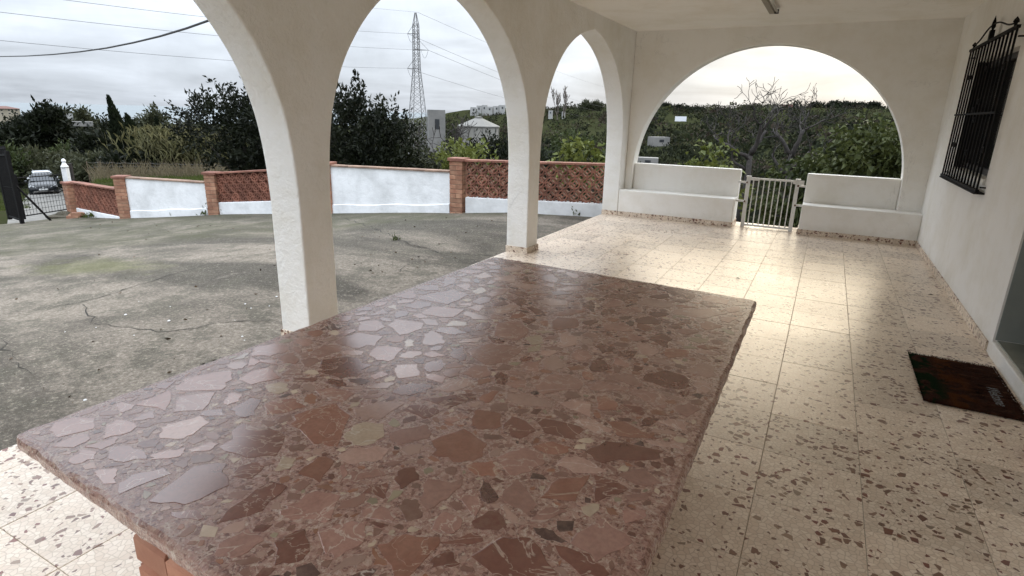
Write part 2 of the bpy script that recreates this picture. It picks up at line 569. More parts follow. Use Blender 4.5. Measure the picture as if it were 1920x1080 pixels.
hpart('door', MB().box(XR + 0.22, XR + 0.26, DY0 + 0.003, DY1 - 0.006, 0.109, DZ1 - 0.003), MT['door_wood'])
MT['dark_glass'] = plain('dark window glass', (0.012, 0.013, 0.014), 0.08)
MT['shutter'] = noisy('dark brown shutter', (0.018, 0.013, 0.01), (0.03, 0.022, 0.017), 6.0, 0.5)
win = hpart('window', MB().box(XR + 0.10, XR + 0.115, WY0 + 0.05, WY1 - 0.05, WZ0 + 0.09, WZ1 - 0.05), MT['dark_glass'])
wfr = MB()
for y in (WY0 + 0.003, (WY0 + WY1) / 2 - 0.03, WY1 - 0.053):
    wfr.box(XR + 0.07, XR + 0.12, y, y + 0.05, WZ0 + 0.06, WZ1 - 0.003)
for z in (WZ0 + 0.06, WZ1 - 0.055):
    for y0, y1 in ((WY0 + 0.053, (WY0 + WY1) / 2 - 0.03), ((WY0 + WY1) / 2 + 0.02, WY1 - 0.053)):
        wfr.box(XR + 0.072, XR + 0.118, y0, y1, z, z + 0.05)
f_ = hpart('window_frame', wfr, MT['shutter'])
hpart('window_side', MB().box(XR + 0.004, XR + 0.07, WY0 + 0.002, WY0 + 0.02, WZ0 + 0.062, WZ1 - 0.002), MT['shutter'])
hpart('window_side', MB().box(XR + 0.004, XR + 0.07, WY1 - 0.02, WY1 - 0.002, WZ0 + 0.062, WZ1 - 0.002), MT['shutter'])
hpart('window_sill', MB().box(XR - 0.02, XR + 0.12, WY0 + 0.004, WY1 - 0.004, WZ0 + 0.002, WZ0 + 0.055), MT['plaster'], bevel=0.004)
# ---- ceiling
ceil = MB().box(XI, XR + T, YS, YB, CEIL, CEIL + 0.2).build('ceiling', MT['ceiling'], kind='structure',
        label='plain white painted porch ceiling', category='ceiling')
# cornice-like round joint between ceiling and end wall
# ---- low parapets either side of the little gate
for k, (a, b, u0, u1, lab) in enumerate(((XI, -1.08, ACX - ARAD + 0.003, -1.08, 'white stepped parapet wall under the arch, left of the little gate'),
                                         (-0.20, XR, -0.20, ACX + ARAD - 0.003, 'white stepped parapet wall under the arch, right of the little gate'))):
    pr = empty('parapet_wall', ((a + b) / 2, YF, 0), label=lab, category='parapet', group='parapets beside the terrace gate')
    for nm, bx_ in (('ledge_wall', (a, b, YF, YB - 0.002, -0.01, 0.402)), ('upper_wall', (u0, u1, 9.205, YE - 0.02, -0.01, 0.80))):
        o = MB().box(*bx_).build(nm, MT['plaster'], bevel=0.012)
        o.parent = pr
        o.matrix_parent_inverse = Matrix.Translation(pr.location).inverted()
    fill = MB().box(u0, u1, YB - 0.002, 9.205, -0.01, 0.400).build('ledge_top', MT['plaster'])
    fill.parent = pr
    fill.matrix_parent_inverse = Matrix.Translation(pr.location).inverted()
    # skirting tiles along its foot
    x = a + (0.002 if k == 0 else 0.0)
    while x < b - 0.02:
        x2 = min(x + 0.4, b)
        s = MB().box(x + 0.0015, x2 - 0.0015, YF - 0.012, YF - 0.0005, -0.001, 0.068).build('skirting_tile', MT['skirting'], bevel=0.002)
        s.parent = pr
        s.matrix_parent_inverse = Matrix.Translation(pr.location).inverted()
        x = x2
    xg = -1.08 if k == 0 else -0.20
    sg = 1 if k == 0 else -1
    s = MB().box(min(xg + sg * 0.0005, xg + sg * 0.012), max(xg + sg * 0.0005, xg + sg * 0.012), YF - 0.012, YF + 0.42, -0.001, 0.068).build('skirting_tile', MT['skirting'], bevel=0.002)
    s.parent = pr
    s.matrix_parent_inverse = Matrix.Translation(pr.location).inverted()
# skirting along the house wall and round the piers
y = DY1 + 0.07
while y < YF - 0.03:
    y2 = min(y + 0.4, YF - 0.013)
    hpart('skirting_tile', MB().box(XR - 0.014, XR - 0.0005, y + 0.0015, y2 - 0.0015, -0.001, 0.07), MT['skirting'], bevel=0.002)
    y = y2
for a, b in piers[0:3]:
    for bx_ in ((XO - 0.001, XI + 0.012, a - 0.013, a - 0.0005), (XI + 0.0005, XI + 0.012, a, b), (XO - 0.001, XI + 0.012, b + 0.0005, b + 0.013)):
        MB().box(*bx_, -0.001, 0.07).build('skirting_tile', MT['skirting'], arcade, bevel=0.002)
MB().box(XO + 0.002, XI - 0.002, piers[3][0] - 0.012, piers[3][0] - 0.0005, -0.001, 0.068).build('skirting_tile', MT['skirting'], arcade, bevel=0.002)

# ================================================================== GROUND AND SEA
AZ = [-180, -110, -85, -65, -63.2, -58, -50, -44, -38, -31, -26, -22, -16, -10, -4, 1, 6, 14, 40, 110, 180]
RR = [0, 9, 14, 22, 30, 45, 70, 110, 180, 280, 380, 480, 600, 900, 1300, 1800, 2600]
LEFT = [-.30, -.70, -1.05, -1.80, -2.6, -4.3, -5.9, -7.5, -10.5, -14, -17, -19, -21, -25, -30, -40, -60]
TAB = {
    -180: [-.3, -.5, -.8, -1.2, -1.5, -2, -3, -4, -5, -6, -7, -8, -9, -10, -10, -10, -10],
    -110: [-.3, -.6, -1.0, -1.6, -2.2, -3.4, -5, -7, -10, -13, -15, -17, -19, -23, -29, -40, -60],
    -85: LEFT, -65: LEFT,
    -63.2: [-.30, -.75, -1.14, -1.06, -1.62, -2.75, -5.8, -8.5, -11.5, -15, -17, -19, -21, -25, -30, -40, -60],
    -58: [-.30, -.70, -1.06, -1.02, -1.6, -2.75, -6, -9, -12, -15, -17, -19, -21, -25, -30, -40, -60],
    -50: [-.30, -.60, -.93, -1.0, -1.6, -3.2, -7, -10, -13, -15.5, -17, -19, -21, -25, -30, -40, -60],
    -44: [-.30, -.40, -.8, -1.7, -3, -5.5, -8.5, -11, -14, -16, -17, -18, -20, -24, -30, -40, -60],
    -38: [-.30, -.35, -.9, -2.4, -4, -6.5, -9, -11, -13, -14, -14, -14, -13, -10, -12, -30, -60],
    -31: [-.30, -.35, -1.1, -2.9, -4.5, -6.5, -8.5, -10, -11, -10, -7, -3, 1, 8, 9, 5, -20],
    -26: [-.30, -.35, -1.3, -3.2, -4.8, -6.5, -8, -9, -9, -6, -2, 2, 6, 11, 13, 10, 0],
    -22: [-.30, -.35, -1.4, -3.4, -5, -6.5, -7.5, -8, -7, -3, 3.2, 7, 9, 10, 9, 6, 0],
    -16: [-.30, -.40, -1.6, -3.8, -5.4, -6.8, -7.5, -7.5, -6, -1, 5, 9, 10, 10, 9, 6, 0],
    -10: [-.30, -.5, -1.8, -4, -5.6, -7, -7.5, -7.3, -5.5, -1, 4, 8, 9.5, 9, 8, 5, 0],
    -4: [-.30, -.6, -1.9, -4, -5.6, -7, -7.5, -7.2, -5, 0, 5.5, 10.5, 13, 14, 12, 8, 0],
    1: [-.30, -.6, -1.9, -4, -5.6, -7, -7.5, -7.2, -5, 0, 6, 11.5, 14.5, 15, 12, 8, 0],
    6: [-.30, -.6, -1.9, -3.8, -5.4, -7, -7.5, -7, -5, 0, 6, 11.5, 14.5, 15, 12, 8, 0],
    14: [-.30, -.5, -1.5, -3, -4.5, -6, -7, -7, -5, 0, 6, 11, 14, 15, 12, 8, 0],
    40: [-.3, -.3, -.6, -1, -1.5, -2, -3, -3, -2, 2, 6, 10, 12, 12, 10, 8, 0],
    110: [-.3, -.3, -.4, -.5, -.6, -.8, -1, -1, 0, 2, 4, 6, 8, 8, 8, 6, 0],
    180: [-.3, -.5, -.8, -1.2, -1.5, -2, -3, -4, -5, -6, -7, -8, -9, -10, -10, -10, -10],
}
TARR = np.array([TAB[a] for a in AZ], float)
_lr = np.log1p(np.array(RR, float))


def terrain_arr(x, y):
    r = np.hypot(x, y)
    a = np.degrees(np.arctan2(x, y))
    ai = np.clip(np.searchsorted(AZ, a) - 1, 0, len(AZ) - 2)
    az = np.array(AZ, float)
    ta = (a - az[ai]) / (az[ai + 1] - az[ai])
    ta = ta * ta * (3 - 2 * ta)
    lr = np.log1p(np.minimum(r, 2599))
    ri = np.clip(np.searchsorted(_lr, lr, side='right') - 1, 0, len(RR) - 2)
    tr = (lr - _lr[ri]) / (_lr[ri + 1] - _lr[ri])
    z = (TARR[ai, ri] * (1 - ta) + TARR[ai + 1, ri] * ta) * (1 - tr) + (TARR[ai, ri + 1] * (1 - ta) + TARR[ai + 1, ri + 1] * ta) * tr
    w = np.clip((r - 60) / 80, 0, 1)
    z = z + w * (0.35 * np.sin(x * 0.21 + 1.3) * np.cos(y * 0.17) + 0.6 * np.sin(x * 0.053) * np.sin(y * 0.047 + 2)) + np.clip((r - 150) / 300, 0, 1) * 1.6 * np.sin(x * 0.021 + y * 0.013) * np.cos(y * 0.017)
    return z


def terrain_z(x, y):
    return float(terrain_arr(np.array([x], float), np.array([y], float))[0])


def make_ground_mat():
    m, nt, p = new_mat('scrub ground')
    g = pos(nt)
    n1 = N(nt, 'TexNoise', Vector=g, Scale=0.03, Detail=8.0, Roughness=0.65)
    n2 = N(nt, 'TexNoise', Vector=g, Scale=0.9, Detail=8.0, Roughness=0.7)
    n3 = N(nt, 'TexNoise', Vector=g, Scale=14.0, Detail=5.0, Roughness=0.7)
    c = mix(nt, ramp(nt, n1.outputs[0], (0.38, 0.0), (0.62, 1.0)), (0.016, 0.019, 0.009), (0.034, 0.035, 0.018))
    c = mix(nt, ramp(nt, n2.outputs[0], (0.40, 0.0), (0.70, 1.0)), c, (0.030, 0.036, 0.014))
    c = mix(nt, ramp(nt, n3.outputs[0], (0.48, 0.0), (0.75, 0.6)), c, (0.046, 0.043, 0.027))
    setp(nt, p, Base_Color=c, Roughness=1.0, Specular_IOR_Level=0.0, Normal=bump(nt, n3.outputs[0], 0.6, 0.08))
    return m


MT['ground'] = make_ground_mat()
rr = np.concatenate([np.linspace(0.01, 60, 61), np.geomspace(62, 2600, 90)])
aa = np.radians(np.concatenate([np.linspace(-180, -80, 21)[:-1], np.linspace(-80, 20, 151), np.linspace(20, 180, 30)[1:]]))
Rg, Ag = np.meshgrid(rr, aa, indexing='ij')
gx, gy = Rg * np.sin(Ag), Rg * np.cos(Ag)
gz = terrain_arr(gx.ravel(), gy.ravel())
gv = np.column_stack([gx.ravel(), gy.ravel(), gz])
na = len(aa)
gf = [(i * na + j, (i + 1) * na + j, (i + 1) * na + j + 1, i * na + j + 1) for i in range(len(rr) - 1) for j in range(na - 1)]
me = bpy.data.meshes.new('ground')
me.from_pydata([tuple(q) for q in gv], [], gf)
me.materials.append(MT['ground'])
me.polygons.foreach_set('use_smooth', [True] * len(me.polygons))
link('ground', me, kind='structure', label='green scrub covered slopes and hills around the house')

m, nt, p = new_mat('sea water')
nz = N(nt, 'TexNoise', Vector=pos(nt), Scale=0.02, Detail=6.0)
nz2 = N(nt, 'TexNoise', Vector=pos(nt), Scale=0.0006, Detail=4.0)
setp(nt, p, Base_Color=mix(nt, nz2.outputs[0], (0.10, 0.125, 0.135), (0.14, 0.17, 0.18)), Roughness=0.3, IOR=1.33, Specular_IOR_Level=0.3, Normal=bump(nt, nz.outputs[0], 0.3, 2.0))
MT['sea'] = m
MB().add([(-40000, -20000, -32), (20000, -20000, -32), (20000, 40000, -32), (-40000, 40000, -32)], [(0, 1, 2, 3)]).build('sea', m, kind='structure', label='pale calm sea under the horizon')

# ---- concrete yard
def make_concrete():
    m, nt, p = new_mat('old stained concrete')
    g = pos(nt)
    st = N(nt, 'Mapping', Vector=g, Scale=(0.42, 0.85, 0.5), Rotation=(0, 0, 0.6))
    a = N(nt, 'TexNoise', Vector=st.outputs[0], Scale=0.75, Detail=9.0, Roughness=0.62, Distortion=0.6)
    b = N(nt, 'TexNoise', Vector=g, Scale=3.2, Detail=9.0, Roughness=0.7)
    f = N(nt, 'TexNoise', Vector=g, Scale=38.0, Detail=7.0, Roughness=0.8)
    gr = N(nt, 'TexVoronoi', Vector=g, Scale=90.0)
    c = mix(nt, ramp(nt, a.outputs[0], (0.44, 0.0), (0.50, 0.4), (0.58, 1.0)), (0.044, 0.037, 0.029), (0.225, 0.19, 0.153))
    c = mix(nt, ramp(nt, b.outputs[0], (0.40, 0.75), (0.54, 0.0)), c, (0.075, 0.068, 0.05))
    c = mix(nt, ramp(nt, b.outputs[0], (0.60, 0.0), (0.74, 0.55)), c, (0.31, 0.27, 0.22))
    c = mix(nt, ramp(nt, f.outputs[0], (0.42, 0.6), (0.53, 0.0)), c, (0.06, 0.051, 0.037))
    c = mix(nt, ramp(nt, f.outputs[0], (0.55, 0.0), (0.68, 0.8)), c, (0.42, 0.375, 0.295))
    c = mix(nt, ramp(nt, gr.outputs['Distance'], (0.0, 0.5), (0.25, 0.0)), c, (0.40, 0.37, 0.32))
    # moss where damp lingers: a patch towards the gate and a strip under the boundary wall
    sp = N(nt, 'SeparateXYZ', Vector=g)
    dx = mth(nt, 'DIVIDE', mth(nt, 'ADD', sp.outputs[0], 7.6), 1.1)
    dy = mth(nt, 'DIVIDE', mth(nt, 'ADD', sp.outputs[1], -3.6), 0.45)
    rad = mth(nt, 'SQRT', mth(nt, 'ADD', mth(nt, 'MULTIPLY', dx, dx), mth(nt, 'MULTIPLY', dy, dy)))
    mo = N(nt, 'TexNoise', Vector=g, Scale=2.6, Detail=9.0, Roughness=0.72)
    mask = mth(nt, 'SUBTRACT', mth(nt, 'ADD', mo.outputs[0], 0.36), mth(nt, 'MULTIPLY', rad, 0.38), True)
    c = mix(nt, ramp(nt, mask, (0.40, 0.0), (0.7, 0.5)), c, mix(nt, f.outputs[0], (0.07, 0.075, 0.025), (0.15, 0.15, 0.05)))
    mo2 = N(nt, 'TexNoise', Vector=g, Scale=1.3, Detail=9.0, Roughness=0.75)
    line = mth(nt, 'ADD', mth(nt, 'MULTIPLY', sp.outputs[0], -0.62), mth(nt, 'MULTIPLY', sp.outputs[1], 0.785))   # grows towards the boundary wall
    m2 = mth(nt, 'MULTIPLY', ramp(nt, mth(nt, 'MULTIPLY', line, 0.1), (0.89, 0.0), (0.965, 1.0)), ramp(nt, mo2.outputs[0], (0.36, 0.15), (0.6, 1.0)))
    c = mix(nt, mth(nt, 'MULTIPLY', m2, 0.85), c, mix(nt, mo.outputs[0], (0.035, 0.033, 0.02), (0.075, 0.075, 0.035)))
    sk = N(nt, 'TexNoise', Vector=g, Scale=130.0, Detail=3.0, Roughness=0.7)
    c = mix(nt, ramp(nt, sk.outputs[0], (0.34, 0.45), (0.46, 0.0)), c, (0.045, 0.039, 0.03))
    c = mix(nt, ramp(nt, sk.outputs[0], (0.60, 0.0), (0.74, 0.5)), c, (0.42, 0.37, 0.29))
    hgt = mth(nt, 'ADD', mth(nt, 'MULTIPLY', f.outputs[0], 0.6), mth(nt, 'MULTIPLY', b.outputs[0], 0.8))
    setp(nt, p, Base_Color=c, Roughness=0.9, Specular_IOR_Level=0.3, Normal=bump(nt, hgt, 0.7, 0.02))
    return m


MT['concrete'] = make_concrete()
# boundary wall line: pixel of the foot, seen from the eye, on the sloping yard
foot = {k: ground_at(px, py, yard_z) for k, (px, py) in dict(
    A=(1118, 406), B=(873, 399), C=(848, 399), D=(628, 398), E=(612, 398.5), F=(417, 402), G=(396, 403), H=(249, 408), I=(231, 409), J=(152, 406), K=(133, 405.5)).items()}
fl = [foot[k] for k in 'ABCDEFGHIJK']
yard_edge = [(XO - 0.02, YE + 0.1)] + [(q.x, q.y) for q in fl]
gate_pts = [ground_at(44, 417, yard_z), ground_at(0, 421, yard_z)]
yard_edge += [(q.x - 0.1, q.y + 0.02) for q in gate_pts]
g2 = gate_pts[-1]
yard_edge += [(g2.x - 1.5, g2.y - 3.0), (-18, -12), (XO - 0.02, -12)]


def inside(px, py, poly):
    c = False
    n = len(poly)
    for i in range(n):
        x1, y1 = poly[i]
        x2, y2 = poly[(i + 1) % n]
        if (y1 > py) != (y2 > py) and px < (x2 - x1) * (py - y1) / (y2 - y1) + x1:
            c = not c
    return c


bm = bmesh.new()
vs_ = [bm.verts.new((x, y, 0)) for x, y in yard_edge]
bm.faces.new(vs_)
for xk in list(np.arange(-19.5, -3.2, 0.5)):
    bmesh.ops.bisect_plane(bm, geom=bm.verts[:] + bm.edges[:] + bm.faces[:], plane_co=(xk, 0, 0), plane_no=(1, 0, 0))
for yk in list(np.arange(-11.5, 9.3, 0.5)):
    bmesh.ops.bisect_plane(bm, geom=bm.verts[:] + bm.edges[:] + bm.faces[:], plane_co=(0, yk, 0), plane_no=(0, 1, 0))


def yard_h(x, y):
    return yard_z(x) + 0.012 * math.sin(x * 1.3 + 0.5) * math.cos(y * 1.1) * min(1.0, max(0.0, (-x - 3.2)))


for v in bm.verts:
    v.co.z = yard_h(v.co.x, v.co.y)
bmesh.ops.recalc_face_normals(bm, faces=bm.faces)
me = bpy.data.meshes.new('yard')
bm.to_mesh(me)
bm.free()
me.materials.append(MT['concrete'])
me.polygons.foreach_set('use_smooth', [True] * len(me.polygons))
yard = link('yard', me, kind='structure', label='cracked and stained grey concrete yard')
# long cracks
MT['crack'] = plain('crack shadow gap', (0.025, 0.022, 0.018), 1.0)
MT['crack_fill'] = noisy('pale crack mortar', (0.30, 0.27, 0.22), (0.40, 0.36, 0.30), 12, 0.95)


def yard_line(pix, width, mat, lift, wob=0.02, name='crack'):
    pts = [ground_at(px, py, yard_z) for px, py in pix]
    P = []
    for a, b in zip(pts[:-1], pts[1:]):
        n = max(2, int((b - a).length / 0.07))
        for k in range(n):
            P.append(a.lerp(b, k / n))
    P.append(pts[-1])
    m_ = MB()
    L, Rr = [], []
    ph = random.uniform(0, 9)
    for i, q in enumerate(P):
        d = (P[min(i + 1, len(P) - 1)] - P[max(i - 1, 0)])
        d.z = 0
        d.normalize()
        nrm = Vector((-d.y, d.x, 0))
        off = wob * (math.sin(i * 0.9 + ph) + 0.6 * math.sin(i * 2.3 + ph * 2)) + random.uniform(-wob, wob) * 0.6
        taper = min(1.0, i / 4, (len(P) - 1 - i) / 4) * 0.8 + 0.2
        w = width * 0.85 * taper * random.uniform(0.3, 1.3)
        c = q + nrm * off
        for s, lst in ((1, L), (-1, Rr)):
            e_ = c + nrm * s * w / 2
            lst.append((e_.x, e_.y, yard_h(e_.x, e_.y) + lift))
    n = len(P)
    m_.add(L + Rr, [(i, i + 1, n + i + 1, n + i) for i in range(n - 1)])
    return m_.build(name, mat, yard)


for pix, w in (([(0, 592), (80, 580), (150, 570), (235, 545), (330, 515), (395, 496), (470, 478)], 0.016),
               ([(640, 408), (690, 424), (735, 442), (762, 458), (830, 477), (945, 480)], 0.016),
               ([(735, 516), (770, 497), (830, 477)], 0.010), ([(172, 607), (230, 612), (290, 624), (345, 618), (410, 605), (520, 600)], 0.012),
               ([(20, 680), (28, 692), (60, 702)], 0.014), ([(150, 570), (165, 582), (172, 607)], 0.012), ([(0, 640), (25, 660), (20, 680)], 0.012),
               ([(640, 560), (665, 552), (690, 540)], 0.008), ([(640, 432), (690, 420)], 0.010), ([(660, 700), (300, 690)], 0.0)):
    if w:
        yard_line(pix, w, MT['crack'], 0.004)

# ================================================================== BOUNDARY WALL
bwall = empty('boundary_wall', foot['C'], label='low boundary wall of white panels, clay lattice panels and brick pillars across the yard', category='wall')
BW0 = Vector(foot['C'])


def sub(o, parent, origin):
    o.parent = parent
    o.matrix_parent_inverse = Matrix.Translation(origin).inverted()
    return o


def frame(a, b):
    """Axes along a wall run from a to b (left to right as seen from the porch): along, outward to the viewer, up."""
    d = Vector((b.x - a.x, b.y - a.y, 0)).normalized()
    n = Vector((d.y, -d.x, 0))
    if n.dot(Vector((0, 0, 0)) - Vector((a.x, a.y, 0))) < 0:
        n = -n
    return d, n


BR_L, BR_W, BR_H = 0.24, 0.115, 0.066
brick_me = chamfer_box(BR_L, BR_W, BR_H, 0.004).mesh('brick', MT['brick'])
cap_me = chamfer_box(0.145, 0.29, 0.05, 0.006).mesh('cap_brick', MT['coping'])


def brick_pillar(c, d, height, s=1.0, label=None):
    ang = math.atan2(d.y, d.x)
    pil = empty('pillar', c - BW0, ang, bwall)
    if label:
        pil['label'] = label
    z0 = -0.05
    n = int(round((height - 0.05) / 0.078))
    step = (height - 0.05 - z0) / n
    MB().box(-0.112, 0.112, -0.112, 0.112, -0.4, height - 0.04).build('mortar', MT['mortar'], pil)
    for i in range(n):
        z = z0 + i * step + 0.006
        for k in (-1, 1):
            o = link('brick', brick_me, pil)
            o.location = (0, k * 0.0605, z) if i % 2 else (k * 0.0605, 0, z)
            o.rotation_euler = (0, 0, (0 if i % 2 else math.pi / 2) + random.gauss(0, 0.006))
            o.scale = (s, s, (step - 0.009) / BR_H)
    for k in (-1, 1):
        o = link('cap_brick', cap_me, pil, loc=(k * 0.074, 0, height - 0.05))
    return pil


def lattice_mesh():
    m = MB()
    D = 0.05

    def ring(cx, cy, ro, ri, n, rot, d=D):
        o = len(m.v)
        for r in (ro, ri):
            for y in (-d, d):
                for k in range(n):
                    t = rot + 2 * math.pi * k / n
                    m.v.append((cx + r * math.cos(t), y, cy + r * math.sin(t)))
        for k in range(n):
            k2 = (k + 1) % n
            a, b, c, e = o, o + n, o + 2 * n, o + 3 * n
            for q in ((a + k, a + k2, b + k2, b + k), (c + k2, c + k, e + k, e + k2), (a + k2, a + k, c + k, c + k2), (b + k, b + k2, e + k2, e + k)):
                m.f.append(q)
                m.mi.append(0)
    ring(0, 0, 0.096, 0.076, 8, math.pi / 8)
    ring(0, 0, 0.054, 0.034, 4, 0)
    for sx, sz in ((1, 0), (-1, 0), (0, 1), (0, -1)):
        for x0, x1, hw_ in ((0.052, 0.074, 0.007), (0.090, 0.099, 0.016)):
            if sx:
                m.box(min(sx * x0, sx * x1), max(sx * x0, sx * x1), -D, D, -hw_, hw_)
            else:
                m.box(-hw_, hw_, -D, D, min(sz * x0, sz * x1), max(sz * x0, sz * x1))
    ring(0.1, -0.1, 0.047, 0.037, 8, math.pi / 8, D + 0.004)
    return m


lat_me = lattice_mesh().mesh('lattice_block', MT['clay'])
cop_me = {}


def coping(a3, b3, parent_empty, origin, mat, w=0.24, h=0.035, piece=0.25):
    d3 = b3 - a3
    L = d3.length
    n = max(1, round(L / piece))
    ang = math.atan2(d3.y, d3.x)
    tilt = -math.atan2(d3.z, math.hypot(d3.x, d3.y))
    key = (round(L / n, 3), mat.name)
    if key not in cop_me:
        cop_me[key] = chamfer_box(L / n - 0.006, w, h, 0.005).mesh('coping_tile', mat)
    for i in range(n):
        q = a3.lerp(b3, (i + 0.5) / n)
        link('coping_tile', cop_me[key], parent_empty, loc=q - origin + Vector((0, 0, random.uniform(-0.002, 0.002))), rot=(0, tilt, ang))


def white_panel(a, b, ha, hb, cop, label):
    """a, b: feet of the two ends on the yard, heights at each end."""
    d, n = frame(a, b)
    o = empty('white_panel', Vector(a) - BW0, 0, bwall)
    o['label'] = label
    L = Vector((b.x - a.x, b.y - a.y, 0)).length
    m_ = MB()
    K = 14
    th = 0.075
    rows = []
    for i in range(K + 1):
        t = i / K
        base = Vector((a.x, a.y, 0)).lerp(Vector((b.x, b.y, 0)), t) - Vector(a)
        zg = a.z + (b.z - a.z) * t - a.z
        ht = ha + (hb - ha) * t
        rows.append([(base + n * th_).to_tuple()[:2] + (z,) for th_, z in ((th + 0.02, zg - 0.4), (th + 0.02, zg + 0.15 + 0.01 * math.sin(i)), (th, zg + 0.165 + 0.01 * math.sin(i)), (th, zg + ht - 0.03), (-th, zg + ht - 0.03), (-th, zg - 0.4))])
    vs = [q for r in rows for q in r]
    fs = []
    for i in range(K):
        for k in range(6):
            k2 = (k + 1) % 6
            fs.append((i * 6 + k, i * 6 + k2, (i + 1) * 6 + k2, (i + 1) * 6 + k))
    fs += [tuple(range(6)), tuple(K * 6 + k for k in range(6))[::-1]]
    m_.add(vs, fs)
    m_.build('render_coat', MT['lime'], o)
    coping(Vector((a.x, a.y, a.z + ha - 0.03)), Vector((b.x, b.y, b.z + hb - 0.03)), o, Vector(a), cop, w=0.20, h=0.028)
    return o


def lattice_panel(a, b, za, zb, rows, label, top=None):
    """za, zb: height of the white foot above the yard at each end."""
    d, n = frame(a, b)
    o = empty('lattice_panel', Vector(a) - BW0, 0, bwall)
    o['label'] = label
    A3 = Vector((a.x, a.y, a.z + za))
    B3 = Vector((b.x, b.y, b.z + zb))
    L = (B3 - A3).length
    ncol = max(1, round(L / 0.2))
    sx = L / ncol / 0.2
    slope = math.atan2(B3.z - A3.z, math.hypot(B3.x - A3.x, B3.y - A3.y))
    ang = math.atan2(d.y, d.x)
    dirv = (B3 - A3).normalized()
    upv = Vector((-d.x * math.sin(slope), -d.y * math.sin(slope), math.cos(slope)))
    m_ = MB()
    K = ncol
    rws = []
    for i in range(K + 1):
        q = A3.lerp(B3, i / K) - Vector(a)
        for th_, z in ((0.075, -0.6), (0.075, 0.0), (-0.075, 0.0), (-0.075, -0.6)):
            rws.append((q.x + n.x * th_, q.y + n.y * th_, q.z + z))
    fs = [(i * 4 + k, i * 4 + (k + 1) % 4, (i + 1) * 4 + (k + 1) % 4, (i + 1) * 4 + k) for i in range(K) for k in range(4)]
    fs += [(0, 1, 2, 3), (K * 4 + 3, K * 4 + 2, K * 4 + 1, K * 4)]
    m_.add(rws, fs).build('white_foot', MT['lime'], o, bevel=0.012)
    for r in range(rows):
        for c in range(ncol):
            q = A3 + dirv * ((c + 0.5) * 0.2 * sx) + upv * (0.1 + 0.2 * r) - Vector(a)
            e = Matrix.Rotation(ang, 4, 'Z') @ Matrix.Rotation(-slope, 4, 'Y') @ Matrix.Diagonal((sx, 1, 1, 1))
            b_ = link('lattice_block', lat_me, o)
            b_.matrix_local = Matrix.Translation(q) @ e
    H = 0.2 * rows + 0.004
    coping(A3 + upv * H, B3 + upv * H, o, Vector(a), MT['coping'], w=0.18)
    return o


dl, _ = frame(foot['B'], foot['A'])
lattice_panel(foot['B'] + dl * 0.02, foot['A'] + dl * 0.12, 0.285, 0.225, 3, 'clay lattice panel seen through the rightmost pointed arch')
dC, _ = frame(foot['C'], foot['B'])
brick_pillar((foot['C'] + foot['B']) / 2, dC, 0.955, label='orange brick pillar seen through the middle pointed arch')
white_panel(foot['D'], foot['C'], 0.945, 0.745, MT['coping_old'], 'white panel seen through the middle pointed arch')
dE, _ = frame(foot['E'], foot['D'])
brick_pillar((foot['E'] + foot['D']) / 2 - dE * 0.02, dE, 1.0)
lattice_panel(foot['F'], foot['E'], 0.27, 0.27, 3, 'clay lattice panel beside the nearest pier, left arch')
dG, _ = frame(foot['G'], foot['F'])
brick_pillar((foot['G'] + foot['F']) / 2, dG, 0.925, label='brick pillar between the left white panel and a lattice panel')
white_panel(foot['H'], foot['G'], 0.93, 0.725, MT['coping_old'], 'white panel seen through the left arch')
dI, _ = frame(foot['I'], foot['H'])
brick_pillar((foot['I'] + foot['H']) / 2, dI, 0.955, label='brick pillar left of the left white panel')
lattice_panel(foot['J'], foot['I'], 0.22, 0.04, 3, 'clay lattice panel next to the black gate')
dK, _ = frame(foot['K'], foot['J'])
brick_pillar((foot['K'] + foot['J']) / 2, dK, 0.86, label='brick pillar at the gate end of the wall')
# stub of red bricks and a lump of concrete at the gate end
stub = ground_at(140, 409, yard_z)
for i, (dx, dz, ry) in enumerate(((0, 0.0, 0), (0.05, 0.07, 0.1), (-0.22, 0.0, -0.1))):
    o = link('brick', brick_me, loc=(stub.x + dx, stub.y + 0.08 * i, stub.z + dz - 0.005), rot=(0, 0, 0.7 + ry))
    o.scale = (1.2, 1.3, 1.05)
    tag(o, ['lower red brick lying at the foot of the gate pillar', 'upper red brick resting on another beside the gate pillar', 'outermost red brick lying near the black gate'][i], 'brick', 'loose bricks by the gate')
lump = ground_at(118, 408, yard_z)
bm = bmesh.new()
bmesh.ops.create_icosphere(bm, subdivisions=3, radius=0.5)
for v in bm.verts:
    n_ = 1 + 0.25 * math.sin(v.co.x * 7 + 1) * math.cos(v.co.y * 6) + 0.12 * math.sin(v.co.z * 13)
    v.co = Vector((v.co.x * 0.75 * n_, v.co.y * 0.35 * n_, max(-0.1, v.co.z * 0.28 * n_)))
me = bpy.data.meshes.new('concrete_lump')
bm.to_mesh(me)
bm.free()
me.materials.append(MT['concrete'])
link('concrete_lump', me, loc=lump, rot=(0, 0, 0.6), label='rough lump of old concrete between the gate and the brick pillar', category='concrete lump')

